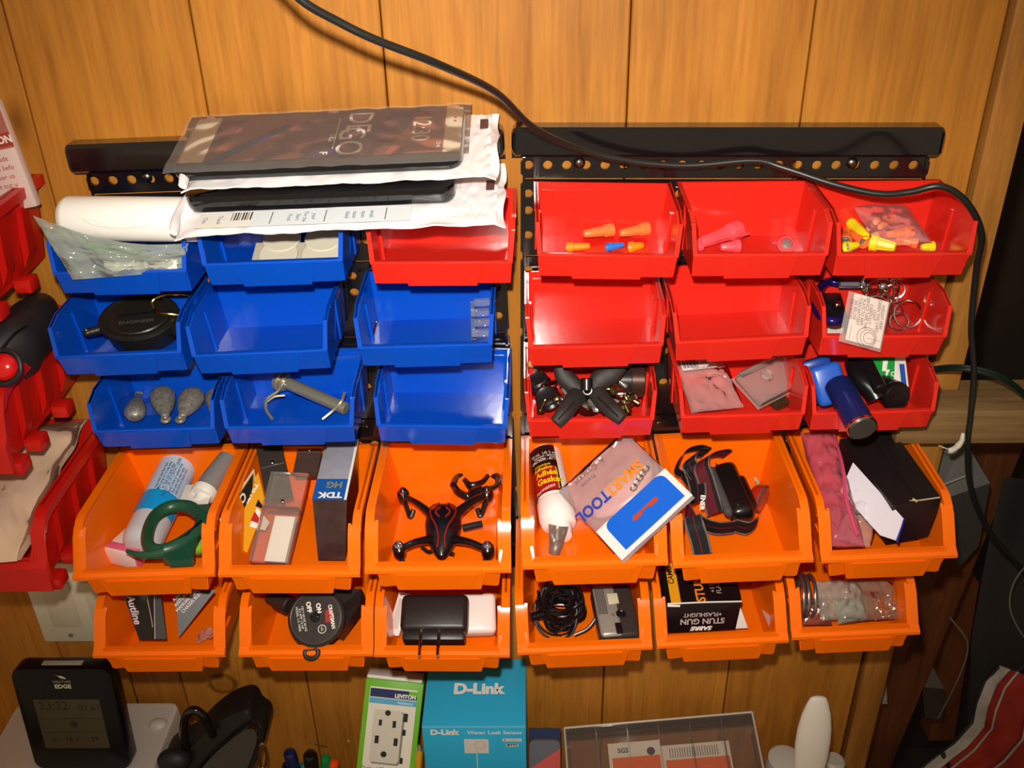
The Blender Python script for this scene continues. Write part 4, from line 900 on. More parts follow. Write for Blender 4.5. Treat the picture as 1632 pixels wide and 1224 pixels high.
b._add(pl+pk, [tuple(range(n)), tuple(range(2*n-1, n-1, -1))]+[(i, (i+1) % n, n+(i+1) % n, n+i) for i in range(n)], None, 0); w1.put(b, 'body', GRN)
b = w1.b(); b.tube([zt(272, 872)+V((0, 0, .004)), zt(300, 858)+V((0, 0, .004)), zt(322, 836)+V((0, 0, .004))], .0016, 8); w1.put(b, 'blade_slot', BLACK)
w1 = W('ointment_tube', 'grey ointment tube with a white screw cap pointing at the viewer', 'tube', P(335, 780, z=zz+.05))
a, c = P(362, 728, z=zz+.062), P(326, 784, z=zz+.050); M, L = bottle_M(c, a)
b = w1.b(); b.T = w1.b().T @ M; b.lathe([(.0125, 0), (.0125, .004), (.012, .02), (.009, L)], 28, rx=1, ry=.9); w1.put(b, 'tube', mat('tube_grey', '#a8a09c', .35, .4, var=.1, vscale=600))
b = w1.b(); b.T = w1.b().T @ M; b.lathe([(.004, -.014), (.006, -.0135), (.0065, -.006), (.0118, -.005), (.0128, -.003), (.0128, .003)], 28); w1.put(b, 'screw_cap', WHITE)
M, w_, h_ = rect(P(300, 775, z=zz+.05), P(340, 770, z=zz+.05), P(335, 804, z=zz+.05), P(280, 803, z=zz+.05)); t = thing('white_card', 'white card tucked behind the green cutter', 'card', M); b = B(); b.box(w_, h_, .001); b.obj('card', t, PAPER)
b = B(); b.box(.004, .010, .0012, TR(.002, -.004)); b.obj('navy_mark', t, mat('ink_navy'))
t = simple('ear_plug_case', 'translucent lime plastic capsule in the corner beside the green cutter', 'capsule', k, 318, 866, .030, lambda b: b.ell(.0095, .011, .021, TR(rx=65, rz=12)), clear('lime_plastic', '#b7e04a', .62, .15))
b = B(); b.tube(ring_pts((0, 0, 0), .0098, .0108, Matrix.Rotation(rad(65), 4, 'X')), .0008, 6, closed=True); b.obj('seam', t, clear('lime_plastic'))

k = 'L42'; zz = bz(k)
def px_poly_thing(name, label, cat, pts, th, m, part='panel', grp=None):
    """plate whose outline corners are world points; thickness goes away from the viewer"""
    o = sum(pts, V((0, 0, 0)))/len(pts); nrm = (pts[1]-pts[0]).cross(pts[2]-pts[1]).normalized()
    if nrm.dot(CAM-o) < 0: nrm = -nrm
    M = FR(o, pts[1]-pts[0], nrm); Mi = M.inverted(); q = [(Mi @ p) for p in pts]; t = thing(name, label, cat, M, grp)
    b = B(); n = len(q); b._add([V((v.x, v.y, 0)) for v in q]+[V((v.x, v.y, -th)) for v in q], [tuple(range(n)), tuple(range(2*n-1, n-1, -1))]+[(i, (i+1) % n, n+(i+1) % n, n+i) for i in range(n)], None, 0); b.obj(part, t, m); return t, q
YB = mat('card_amber', '#e8a01c', .35); RD = mat('print_red', '#c02820', .4)
t, q = px_poly_thing('blister_card', 'black and yellow blister card lettered TO leaning on the left side of its bin', 'card', [P(350, 828, z=zz+.058), P(404, 748, z=zz+.068), P(412, 800, z=zz+.035), P(376, 893, z=zz+.012)], .001, PAPER)
M2, w_, h_ = rect(P(352, 826, z=zz+.0575), P(408, 750, z=zz+.068), P(404, 838, z=zz+.03), P(376, 890, z=zz+.014))
Mi = t.matrix_world.inverted() if False else None
prints('card_print', t, [('p', [(v.x*.95, v.y*.95) for v in q], 1), ('p', [(q[0].x*.86, q[0].y*.86), (q[1].x*.9, q[1].y*.9), (q[2].x*.6, q[2].y*.4), (q[3].x*.55, q[3].y*.55)], 0), ('t', 'TO', (q[0].x+q[1].x)*.42, (q[0].y+q[1].y)*.26, .013, 2, dict(rot=0, bold=.04))], [INKK, YB, INKW])
t, q = px_poly_thing('blister_card', 'amber blister card lettered GET in front of the black and yellow one', 'card', [P(381, 806, z=zz+.05), P(413, 752, z=zz+.062), P(425, 800, z=zz+.04), P(393, 882, z=zz+.016), P(383, 878, z=zz+.018)], .001, YB)
prints('card_print', t, [('t', 'GET ECL', (q[0].x+q[1].x)*.46, (q[0].y+q[1].y)*.36, .0078, 1, dict(bold=.03, xs=.85)), ('p', [(-.010, -.004), (.012, -.001), (.006, -.020), (-.004, -.020)], 1), ('p', [(-.004, -.002), (.007, -.001), (.002, -.012), (-.002, -.010)], 0), ('p', [(.012, .001), (.020, .002), (.015, -.010)], 2)], [RD, INKW, INKK])
def case(label, cs, th, m, ins=None, insm=None, nm='cassette_case', grp=None, tint=None):
    M, w_, h_ = rect(*cs); t = thing(nm, label, 'cassette case', M, grp)
    b = B(); b.box(w_, h_, th, TR(z=-th/2), bev=.0008); b.obj('case', t, m)
    if ins:
        b = B(); b.lohi((ins[0]*w_, ins[1]*h_, -th*.75), (ins[2]*w_, ins[3]*h_, -.0008)); b.obj('insert', t, insm or PAPER)
    b = B(); b.box(w_*.9, .0012, th*1.01, TR(0, h_*.1, -th/2)); b.obj('lid_edge', t, HARD)
    b = B(); b.ell(.0022, .0022, .0012, TR(0, h_*.16, .0004)); b.obj('clasp', t, CHROME)
    return t
SMK = clear('smoke_styrene', '#5b5048', .45, .06)
case('dark standing cassette case with a white strip at the rear left', [P(412, 712, z=zz+.070), P(462, 704, z=zz+.072), P(452, 788, z=zz+.042), P(420, 800, z=zz+.040)], .012, mat('case_dark', '#3a322c', .2), (.10, -.45, .46, .12))
case('smoky cassette case lying under the bin above', [P(466, 700, z=zz+.066), P(516, 700, z=zz+.066), P(506, 752, z=zz+.052), P(478, 752, z=zz+.052)], .012, SMK)
case('clear cassette case with a white strip slanting down to the front lip', [P(452, 752, z=zz+.062), P(505, 758, z=zz+.062), P(444, 892, z=zz+.020), P(374, 892, z=zz+.020)], .010, clear('case_clear', '#efe6dc', .10, .04), (-.10, -.49, .42, .0))
cs = [P(519, 700, z=zz+.078), P(571, 700, z=zz+.078), P(553, 797, z=zz+.062), P(498, 797, z=zz+.062)]
M, w_, h_ = rect(*cs); t = thing('video_tape_box', 'grey and blue video tape box with a scuffed dark front end', 'tape box', M)
b = B(); b.box(w_, h_, .004, TR(z=-.002), bev=.0006); b.obj('spine_label', t, mat('spine_grey', '#9c9aa6', .35, var=.08, vscale=90))
b = B(); f4 = [P(498, 797, z=zz+.062), P(553, 797, z=zz+.062), P(550, 893, z=zz+.008), P(507, 893, z=zz+.008)]; bk = [p_+V((0, .085, .016 if i < 2 else 0)) for i, p_ in enumerate(f4)]
Mi = M.inverted(); b.hexa([Mi @ v for v in (f4[3], f4[2], bk[2], bk[3], f4[0], f4[1], bk[1], bk[0])]); b.obj('box', t, mat('tape_box_maroon', '#3c2724', .25, coat=.4, var=.35, vscale=60))
prints('spine_print', t, [('r', -w_/2, -h_/2, w_/2, -h_*.17, 0), ('t', 'TDK', 0.0, -h_*.42, .010, 1, dict(bold=.04, xs=1.15, rot=180)), ('t', 'HG', .002, -h_*.26, .011, 2, dict(bold=.03, rot=180)), ('r', w_*.43, -h_*.5, w_*.5, h_*.5, 1)], [mat('tdk_blue', '#1d57a8', .35), INKW, mat('hg_gold', '#8d8a62', .35)], TR())

# toy drone
k = 'L43'; zz = bz(k)
DR = mat('drone_black', '#151113', .22, coat=.3)
Mf = FR(P(706, 840, z=zz+.026), CR, V((0, -.35, 1))); t = thing('toy_drone', 'small black toy drone with red lines lying in an orange bin', 'drone', Mf)
Mi = Mf.inverted(); D_ = lambda x, y, h: Mi @ P(x, y, z=zz+h)
b = B(); k_ = 20; pr = [(-.034, .004, .004), (-.026, .010, .008), (-.012, .016, .011), (.002, .018, .012), (.014, .017, .010), (.022, .012, .007), (.026, .005, .003)]
pts = [V((0, y, .0)) for y, _, _ in pr]
vs = []; n = 16
for y, hw, hh in pr:
    for i in range(n): a_ = 2*pi*i/n; vs.append((hw*cos(a_), y, hh*sin(a_)))
b._add(vs, [(i*n+j, i*n+(j+1) % n, (i+1)*n+(j+1) % n, (i+1)*n+j) for i in range(len(pr)-1) for j in range(n)]+[tuple(range(n)), tuple((len(pr)-1)*n+j for j in range(n))], None, 0); b.obj('fuselage', t, DR, ang=60)
for i, (x, y) in enumerate(((643, 790), (776, 788), (636, 876), (777, 876))):
    e = D_(x, y, .030); st = V((.011*(-1 if x < 700 else 1), .012 if y < 800 else -.016, .003)); mid = (e+st)/2+V((0, 0, .004))
    b = B(); b.tube(smooth_path([st, mid, e], 6), [.006, .0055, .005, .0048, .0044, .0042, .004, .0038, .0038, .0038, .0038, .004, .0045][:13], 12, flat=.8); arm = b.obj('rotor_arm', t, DR)
    b = B(); b.lathe([(.0048, -.010), (.0062, -.006), (.0062, .004), (.0056, .005)], 18, Matrix.Translation(e)); b.obj('motor_pod', arm, DR)
    b = B(); b.lathe([(.0042, .005), (.0042, .009), (.003, .0095), (.0012, .0096), (.0012, .014), (0, .0142)], 16, Matrix.Translation(e)); b.obj('motor', arm, CHROME)
    b = B(); b.tube(smooth_path([e+V((0, 0, -.006)), e+V((.004*(1 if x < 700 else -1), -.010, -.012)), e+V((.007*(1 if x < 700 else -1), -.016, -.015)), e+V((.010*(1 if x < 700 else -1), -.009, -.012))], 5), .0026, 8); b.obj('landing_foot', arm, DR)
RDL = mat('drone_red', '#8a1a1c', .3)
for s_ in (-1, 1):
    b = B(); b.tube(smooth_path([(s_*.004, .024, .0062), (s_*.012, .017, .0098), (s_*.0115, .006, .0115), (s_*.006, -.006, .0128), (s_*.003, -.018, .0110), (s_*.004, -.028, .0082)], 6), .0009, 6); b.obj('red_stripe', t, RDL)
    b = B(); b.tube(smooth_path([(s_*.003, .016, .0112), (s_*.007, .010, .0122), (s_*.003, .004, .0125)], 5), .0011, 6); b.obj('red_stripe', t, RDL)
b = B(); b.box(.020, .005, .006, Matrix.Translation(D_(753, 838, .020)) @ TR(rz=14), bev=.0008); b.obj('battery_plug', t, BLACKM)
b = B(); b.tube(smooth_path([D_(672, 872, .010), D_(685, 880, .008), D_(700, 870, .012), D_(712, 880, .009), D_(724, 884, .008)], 5), .002, 8); b.obj('skid', t, DR)
w1 = W('protective_cage', 'broken black plastic cage lying behind the toy drone', 'cage', P(757, 770, z=zz+.015))
pz = lambda x, y, h=.02: P(x, y, z=zz+h)
for i, (pts, r) in enumerate((([(722, 772), (728, 760), (746, 752), (765, 744), (768, 752)], .0028), ([(768, 752), (786, 756), (794, 764), (788, 776), (768, 780)], .0028), ([(768, 780), (752, 786), (746, 792), (730, 784), (722, 772)], .003), ([(740, 764), (750, 772), (768, 768), (778, 758)], .0018), ([(744, 758), (742, 768), (754, 784)], .0018))):
    b = w1.b(); b.tube(smooth_path([pz(*p_, .022 if i in (0, 1, 3) else .012) for p_ in pts], 4), r, 8, flat=1.5); w1.put(b, ('outer_bar', 'outer_bar', 'outer_bar', 'cross_bar', 'cross_bar')[i], DR)

# bottom left bins
k = 'L51'; zz = bz(k)
DK = mat('leaflet_black', '#15100f', .2, coat=.5); MR = mat('leaflet_maroon', '#24110f', .45)
t, q = px_poly_thing('folded_leaflet', 'glossy black folded leaflet with white script standing in a bottom bin', 'leaflet', [P(194, 940, z=zz+.055), P(256, 940, z=zz+.055), P(266, 1020, z=zz+.02), P(222, 1020, z=zz+.02)], .0012, DK)
prints('leaflet_print', t, [('t', 'Autline', q[0].x*.62+.0035, q[0].y*.22, .0105, 0, dict(rot=-68, bold=.02, shear=.35)), ('p', [(q[1].x*.42, q[1].y*.95), (q[1].x*.98, q[1].y*.95), (q[2].x*.98, q[2].y*.96), (q[2].x*.45, q[2].y*.96)], 1),
    ('p', [(-.004, q[0].y*.95), (-.0035, q[0].y*.95), (.004, 0), (.0075, q[2].y*.5), (.007, q[2].y*.5), (.0035, 0)], 0), ('p', [(q[1].x*.42, q[1].y*.95), (q[1].x*.46, q[1].y*.95), (q[2].x*.48, q[2].y*.96), (q[2].x*.45, q[2].y*.96)], 0)], [mat('print_pinkish', '#ead6d8', .4), mat('leaflet_silver', '#6f767c', .15, .8)])
t, q = px_poly_thing('leaflet_page', 'dark maroon leaflet page with small white lines beside the black one', 'leaflet', [P(279, 940, z=zz+.058), P(344, 940, z=zz+.05), P(285, 1016, z=zz+.022)], .001, MR)
prints('leaflet_print', t, [('t', s_, -.012+i*.0045, .010-i*.0022, .0048, 0, dict(rot=50, xs=.9)) for i, s_ in enumerate(('A REAL', 'ANTLINE K', 'MANUAL READ', 'CHASSIS ELEC'))], [mat('print_pinkish')])
t = simple('foil_wrapper', 'crumpled shiny foil wrapper in the right corner of a bottom bin', 'wrapper', k, 335, 1017, .009, lambda b: b.sheet(lambda u, v: ((u-.5)*.026, (v-.5)*.016, .008*abs(noise.noise(V((u*5, v*4, 2))))+.006*sin(pi*u)), 22, 12), clear('foil_film', '#e8b8a8', .35, .06), TR(rz=10))
k = 'L52'; zz = bz(k); TB = mat('timer_black', '#2a221f', .45, bump=.2, bscale=150)
Mf = FR(P(503, 984, z=zz+.05), V((.75, 0, .1)), (CAM-P(503, 984, z=zz+.05)).normalized()+V((0, 0, .15))); t = thing('plug_timer', 'round dark plug-in timer with a dial face and a hanging loop', 'timer', Mf)
b = B(); b.lathe([(0, -.014), (.022, -.014), (.0285, -.008), (.0292, -.002), (.0275, .0005), (.0255, .0012), (.0252, .0004), (0, .0004)], 48); b.obj('case', t, TB)
b = B(); b.tube(ring_pts((0, 0, .0008), .0256, .0256, None, 40), .0004, 6, closed=True); b.obj('bezel', t, mat('timer_olive', '#6b6448', .3))
b = B(); b.tube(ring_pts((-.006, -.0335, -.003), .0068, .0055), .0024, 10, closed=True); b.box(.010, .008, .004, TR(-.005, -.0275, -.003)); b.obj('hanging_loop', t, TB)
b = B(); b.cyl((0, 0, -.002), (0, 0, .0030), .0050, 20, bev=.001); b.lohi((-.0045, -.0012, .003), (.0045, .0012, .0050), bev=.0005); b.obj('knob', t, BLACK)
it = [('r', .010, -.006, .018, .006, 2), ('t', 'OFF', -.0065, .0105, .0062, 1, dict(rot=-82, bold=.04)), ('t', 'ON', .0035, .0085, .0062, 1, dict(rot=-82, bold=.04)), ('t', 'CRAFTSMAN', .0165, -.001, .0052, 1, dict(rot=-82, bold=.03, xs=.8)), ('o', .0065, -.012, .0042, .0036, 1), ('t', 'UL', .0065, -.012, .0036, 1, dict(rot=-82))]
it += [('t', s_, -.0115-.003*i, 0, .0031, 1, dict(rot=-82)) for i, s_ in enumerate(('120 V 60 HZ 60 HZ', '8.3 AMP 1/2 HP', 'MODEL 113 10000'))]
prints('dial_print', t, it, [INKK, INKW, mat('dial_red', '#a02a28', .4)], TR(0, 0, .0004))
M, w_, h_ = rect(P(470, 938, z=zz+.055), P(580, 942, z=zz+.06), P(560, 1005, z=zz+.03), P(520, 1010, z=zz+.02)); 
b = B(T=Mf.inverted()); pl = [P(*q_) for q_ in ()]; pts = [P(478, 940, z=zz+.045), P(576, 938, z=zz+.06), P(574, 962, z=zz+.055), P(541, 1012, z=zz+.024), P(505, 1000, z=zz+.02)]
lo_ = [p_-V((0, -.012, .02)) for p_ in pts]; n = 5; b._add(pts+lo_, [tuple(range(n)), tuple(range(2*n-1, n-1, -1))]+[(i, (i+1) % n, n+(i+1) % n, n+i) for i in range(n)], None, 0); b.obj('rear_housing', t, TB)
b = B(T=Mf.inverted()); b.cyl(P(442, 955, z=zz+.04), P(462, 965, z=zz+.04), .0095, 20, bev=.001); b.cyl(P(430, 950, z=zz+.04), P(444, 956, z=zz+.04), .0075, 20); b.obj('plug', t, TB)
k = 'L53'; zz = bz(k)
Mf, w_, h_ = rect(P(640, 945, z=zz+.052), P(745, 945, z=zz+.052), P(747, 1004, z=zz+.034), P(636, 1004, z=zz+.034)); t = thing('wall_charger', 'black wall charger with two bare prongs over the bin lip', 'charger', Mf)
b = B(); b.box(w_, h_, .026, TR(z=-.013), bev=.006, seg=3); b.obj('body', t, mat('charger_black', '#241c1b', .4))
b = B(); b.box(w_*.92, .012, .020, TR(0, -h_/2-.003, -.014), bev=.003); b.obj('prong_face', t, mat('charger_black'))
for x in (668, 697):
    b = B(T=Mf.inverted()); a, c = P(x+3, 1002, z=zz+.030), P(x, 1046, y=-.178); b.tube([a, a*.4+c*.6, c], .0017, 8, flat=1.0); b.obj('prong', t, CHROME)
Mf, w_, h_ = rect(P(742, 946, z=zz+.042), P(790, 942, z=zz+.042), P(790, 1009, z=zz+.020), P(740, 1007, z=zz+.022)); t = thing('usb_charger', 'white rounded charger block right of the black charger', 'charger', Mf)
b = B(); b.box(w_*1.15, h_, .020, TR(-.002, 0, -.010), bev=.005, seg=3); b.obj('body', t, mat('charger_white', '#efe2da', .35))
b = B(); b.box(w_*1.0, h_*.35, .012, TR(0, -h_*.3, -.013), bev=.004, seg=3); b.obj('base', t, mat('charger_white'))
Mf, w_, h_ = rect(P(640, 946, z=zz+.040), P(662, 946, z=zz+.040), P(630, 1016, z=zz+.012), P(614, 1006, z=zz+.012)); t = thing('charger_cover', 'slim white plastic cover leaning left of the black charger', 'cover', Mf)
b = B(); b.box(w_, h_, .005, bev=.0018); b.obj('cover', t, mat('charger_white')); b = B(); b.box(w_*.55, h_*.7, .001, TR(z=.0026), bev=.0004); b.obj('recess', t, mat('recess_grey', '#cfc4bf', .5))

# ---------------------------------------------------------------- orange bins, right board
k = 'R41'; zz = bz(k)
M, L = bottle_M(P(884, 800, z=zz+.022), P(869, 722, z=zz+.040)); 
M = facing(M); R_ = .0170
t = thing('glue_bottle', 'gasket adhesive bottle lying upside down with a white ribbed cap', 'bottle', M)
b = B(); b.lathe([(R_*.9, -.004), (R_, .002), (R_, L-.003), (R_*.93, L), (0, L+.001)], 36, ry=1); b.obj('bottle', t, mat('bottle_cream', '#e9dfd4', .3))
wrap(t, M, R_+.0003, .002, L-.003, -1.5, .62, mat('label_maroon', '#2c100f', .3), 'label')
wrap(t, M, R_+.0005, .004, L*.50, -1.5, .5, mat('label_yellow', '#b89c14', .3), 'label_flash')
wrap(t, M, R_+.0007, .003, L*.52, -1.5, .40, mat('label_red', '#a81a18', .3), 'label_panel')
wrap_text(t, [('Permatex', .006, -.008, .0062, 1, 12, dict(shear=.2)), ('Gasket', .0155, -.001, .0098, 2, 0, dict(bold=.03)), ('Adhési', .0245, -.003, .0088, 2, 0, dict(bold=.03)), ('Adhesivo', .0315, -.006, .0056, 2, 0, dict(bold=.02)), ('empaque', .0360, -.006, .005, 2, 0, {}), ('CAUTION - ATTENTI', .0425, 0, .0048, 1, 0, dict(bold=.02, xs=.8)), ('IRRITANT / IRRITANT', .0465, 0, .0036, 1, 0, dict(xs=.8)), ('50 mL  US 2 oz', .0505, -.003, .0045, 1, 0, {})], R_+.0009, [INKK, mat('print_cream', '#f3e6d8', .4), mat('print_yellow', '#f2d020', .4)])
b = B()
n = 48; vs = []; pr = [(.0178, -.002), (.0186, -.004), (.0186, -.024), (.0170, -.028), (.0125, -.030), (.0118, -.038), (.0105, -.043), (0, -.044)]
for i in range(n):
    a_ = 2*pi*i/n
    for j, (q_, z_) in enumerate(pr): qq = q_*(1+.018*(i % 2)*(1 <= j <= 2)); vs.append((qq*cos(a_), qq*sin(a_), z_))
m = len(pr); b._add(vs, [(i*m+j, ((i+1) % n)*m+j, ((i+1) % n)*m+j+1, i*m+j+1) for i in range(n) for j in range(m-1)], None, 0); b.obj('ribbed_cap', t, mat('cap_white', '#f6f1ea', .35))
t = simple('torn_foil', 'torn scrap of grey foil hanging off the adhesive cap', 'foil', k, 887, 860, .014, lambda b: b.sheet(lambda u, v: ((u-.5)*.019*(1-.45*v), -(v-.5)*.028, .0018*noise.noise(V((u*5, v*5, 3)))+.004*sin(pi*u)), 14, 16, .0004), mat('foil_grey', '#8d8077', .4, .5), FR((0, 0, 0), CR-CU*.15, -CF))
cs = [P(912, 760, y=-.080), P(1000, 688, y=-.045), P(1103, 792, y=-.140), P(970, 921, y=-.172)]
# retail pouch: header strip along its lower right edge; local +y runs from the header to the far end
M, w_, h_ = rect(cs[0], cs[1], cs[2], cs[3])
t = thing('retail_pouch', 'clear retail pouch with blue header and slanted letters over the bin lip', 'pouch', M)
b = B(); b.pouch(w_, h_, .007, .0016, 8, 34, 30, p=4); b.obj('film', t, clear('pouch_film', '#dcd4d6', .26, .12), ang=80)
b = B(); b.sheet(lambda u, v: ((u-.5)*w_*.99, -h_*.5+v*h_*.36, .0094-.003*(1-v)+.0005*sin(u*9)), 16, 8, .0006); b.obj('header_flap', t, mat('header_white', '#ecdcd8', .4))
b = B(); n = 8; pl = []
for cx_, cy_, a0_ in ((w_*.34, -h_*.22, 0), (-w_*.30, -h_*.22, 90)):
    for j in range(5): a_ = rad(a0_+j*22.5); pl.append((cx_+.008*cos(a_), cy_+.008*sin(a_)))
pl += [(-w_*.30-.008, -h_*.47), (w_*.34+.008, -h_*.47)]
b.prism(pl, .0008, TR(z=.0100)); b.obj('blue_header', t, mat('header_blue', '#0a62d4', .3))
b = B(); b.prism([(-.014, -.0022), (-.006, -.0022), (-.003, .0), (.003, .0), (.006, -.0022), (.014, -.0022), (.0155, 0), (.014, .0024), (-.014, .0024), (-.0155, 0)], .0003, TR(.004, -h_*.31, .0109, rz=0)); b.obj('hang_slot', t, mat('slot_rust', '#b4401c', .5))
LT = [mat('letter_orange', '#f08a28', .4), mat('letter_blue', '#2b3fa8', .4), mat('pouch_ink', '#7a6a70', .5)]
prints('printed_letters', t, [('t', 'SMART', w_*.12, h_*.08, .0165, 0, dict(rot=180, bold=.03, xs=.85, shear=.1)), ('t', 'TOOL', -w_*.33, h_*.08, .0165, 1, dict(rot=180, bold=.03, xs=.85, shear=.1)), ('t', 'A  Concept', -w_*.1, h_*.38, .008, 2, dict(rot=180)), ('t', 'Precise', -w_*.18, h_*.31, .006, 2, dict(rot=180))], LT, TR(z=.0085))
b = B(); b.ell(w_*.40, .017, .006, TR(0, h_*.04, -.001, rz=-4)); b.obj('pink_tool', t, mat('pink_plastic', '#f2b0aa', .3))
for q_ in range(5):
    b = B(); b.tube(ring_pts((w_*.12+q_*.005, -h_*.06+q_*.0015, .0076), .0036, .0024, Matrix.Rotation(pi/3*(q_ % 2), 4, 'X'), 14), .0007, 6, closed=True); b.obj('chain_link', t, CHROME)

k = 'R42'; zz = bz(k)
w1 = W('headlamp', 'black headlamp with a red lens side lying inside its strap', 'headlamp', P(1170, 790, z=zz+.03))
ST = [mat('strap_grey', '#8d8480', .7), mat('strap_charcoal', '#242024', .7), mat('strap_red', '#7c2430', .7)]
def ribbon(pts, wd, wdir, nm='strap', cols=(0, 1, 1, 2, 1, 1, 0), sub=7):
    b = w1.b(); path = smooth_path(pts, sub); n = len(path); m = len(cols); wds = [V(wdir)]*n if not isinstance(wdir, list) else None
    if wds is None:
        wds = []
        for i in range(n):
            q = i/(n-1)*(len(wdir)-1); j = min(int(q), len(wdir)-2); wds.append((V(wdir[j])*(1-q+j)+V(wdir[j+1])*(q-j)).normalized())
    vs = []; fr = [0, .10, .3, .47, .53, .7, .9, 1]
    for p_, wv in zip(path, wds):
        for f in fr: vs.append(p_+wv*((f-.5)*wd))
    fs = [(i*8+j, i*8+j+1, (i+1)*8+j+1, (i+1)*8+j) for i in range(n-1) for j in range(7)]
    _, ff = b._add(vs, fs, None, 0)
    for idx, f in enumerate(ff): f.material_index = cols[idx % 7]
    bmesh.ops.solidify(b.bm, geom=b.bm.faces[:], thickness=.0011)
    w1.put(b, nm, ST, ang=60)
U_ = V((0, 0, 1)); SL = V((.0, -.25, .97))
H_ = lambda x, y, h: P(x, y, z=zz+h)
ribbon([H_(1112, 828, .022), H_(1124, 836, .022), H_(1145, 842, .022), H_(1170, 840, .022), H_(1172, 838, .022), H_(1192, 842, .022), H_(1206, 832, .024), H_(1210, 818, .03)], .021, SL, 'front_strap')
ribbon([H_(1104, 822, .03), H_(1108, 840, .02), H_(1114, 858, .014), H_(1120, 884, .006)], .02, (CR*.9+V((0, 0, .25))), 'strap_tail', (0, 1, 1, 2, 1, 1, 0))
ribbon([H_(1090, 855, .012), H_(1090, 830, .03), H_(1096, 812, .032), H_(1108, 830, .022)], .018, V((0, -.1, 1)), 'strap_fold', (2, 2, 2, 2, 2, 2, 0))
ribbon([H_(1112, 800, .03), H_(1112, 778, .036), H_(1104, 750, .042), H_(1098, 736, .05), H_(1110, 722, .055), H_(1125, 722, .052)], .018, [V((.9, 0, .4)), V((.8, 0, .6)), V((.5, -.2, .8))], 'strap')
ribbon([H_(1090, 758, .03), H_(1078, 748, .04), H_(1090, 722, .055), H_(1112, 714, .06), H_(1130, 718, .055)], .017, V((.2, -.5, .8)), 'strap')
ribbon([H_(1098, 770, .032), H_(1090, 756, .035), H_(1098, 742, .042), H_(1112, 745, .04), H_(1114, 764, .032), H_(1102, 772, .03), H_(1096, 768, .03)], .014, V((.3, -.4, .85)), 'strap_loop')
ribbon([H_(1140, 818, .026), H_(1132, 790, .034), H_(1124, 762, .044), H_(1118, 742, .052), H_(1126, 728, .056), H_(1150, 722, .055), H_(1160, 724, .05)], .018, [V((.9, 0, .4)), V((.8, -.1, .6)), V((.4, -.4, .8))], 'strap', (0, 2, 2, 2, 2, 1, 0))
b = w1.b(); M, w_, h_ = rect(H_(1136, 738, .045), H_(1172, 728, .05), H_(1206, 812, .036), H_(1160, 822, .03)); Mb = M
b.box(w_*.95, h_*1.0, .026, M @ TR(z=-.012), bev=.008, seg=3); w1.put(b, 'battery_case', mat('lamp_black', '#181314', .25, coat=.3))
b = w1.b(); b.box(w_*.35, h_*.92, .012, M @ TR(-w_*.52, 0, -.004, ry=-20), bev=.005, seg=3); w1.put(b, 'foam_pad', mat('foam_grey', '#4a4442', .8))
b = w1.b(); b.box(w_*.45, h_*.62, .016, M @ TR(w_*.42, -.006, -.010), bev=.006, seg=3); w1.put(b, 'lamp_body', mat('lamp_black'))
b = w1.b(); b.box(w_*.3, .0055, .003, M @ TR(-.001, -h_*.33, .0025), bev=.001); w1.put(b, 'latch', BLACK)
b = w1.b(); b.tube([M @ V((x, y, .0018)) for x, y in ((-w_*.3, h_*.45), (w_*.08, h_*.1), (w_*.12, -h_*.3))], .0007, 6); w1.put(b, 'seam', BLACK)
c0 = H_(1216, 796, .026); dv = (CR*.8-CU*.3-CF*.5).normalized(); Ml = Matrix.Translation(c0-dv*.012) @ dv.to_track_quat('Z', 'Y').to_matrix().to_4x4()
b = w1.b(); b.lathe([(.010, 0), (.0135, .004), (.0145, .010)], 28, Ml); w1.put(b, 'reflector_housing', clear('lamp_red_plastic', '#c8301c', .6, .1))
b = w1.b(); b.lathe([(.0146, .010), (.0150, .012), (.0125, .0125), (.0, .0145)], 28, Ml); w1.put(b, 'lens', HARD)
b = w1.b(); b.box(.003, .013, .002, FR(H_(1208, 770, .034), CR, -CF) @ TR(rz=28), bev=.0008); w1.put(b, 'switch', mat('switch_grey', '#9a9488', .4))
prints('strap_lettering', w1.t, [('t', 'ENER', 0, 0, .0062, 0, dict(rot=-95, bold=.03))], [INKW], Matrix.Translation(-w1.p) @ FR(H_(1118, 800, .034)-CF*.004, CR, -CF))

k = 'R43'; zz = bz(k)
BX = mat('box_black_card', '#161113', .5, bump=.1, bscale=100)
tops = [P(1338, 700, z=zz+.072), P(1422, 684, z=zz+.075), P(1500, 793, z=zz+.066), P(1424, 806, z=zz+.060)]
M, w_, h_ = rect(*tops); t = thing('black_carton', 'black card box with a worn pale corner, set slanting in its orange bin', 'carton', M)
b = B(); Mi = M.inverted(); low = [P(1478, 868, z=zz+.012), P(1436, 868, z=zz+.012)]
A = [Mi @ v for v in tops]; dn = (Mi @ ((low[0]+low[1])/2))-(A[2]+A[3])/2
ds = V((0, dn.y*.25, dn.z*.80)) if abs(dn.z) > .01 else V((0, 0, -.05))
nx = V((0, 0, -.044)); ds = V((-.003, -.004, -.046))
b.hexa([A[3]+ds, A[2]+ds, A[1]+nx, A[0]+nx, A[3], A[2], A[1], A[0]]); b.obj('carton', t, BX)
b = B(); b.tube([A[3]+V((.016, .002, .0002)), A[3]*.45+A[2]*.55+V((0, .001, .0002)), A[2]+V((-.001, .0005, .0001))], .0007, 6); b.tube([A[3]*.55+A[2]*.45+V((0, .004, .0003)), A[3]*.5+A[2]*.5], .0012, 6); b.obj('worn_edge', t, mat('bare_card', '#c2ab84', .7))
b = B(); b.tube([A[0]*.45+A[1]*.55, A[3]*.45+A[2]*.55], .0005, 5); b.obj('flap_edge', t, BLACK)
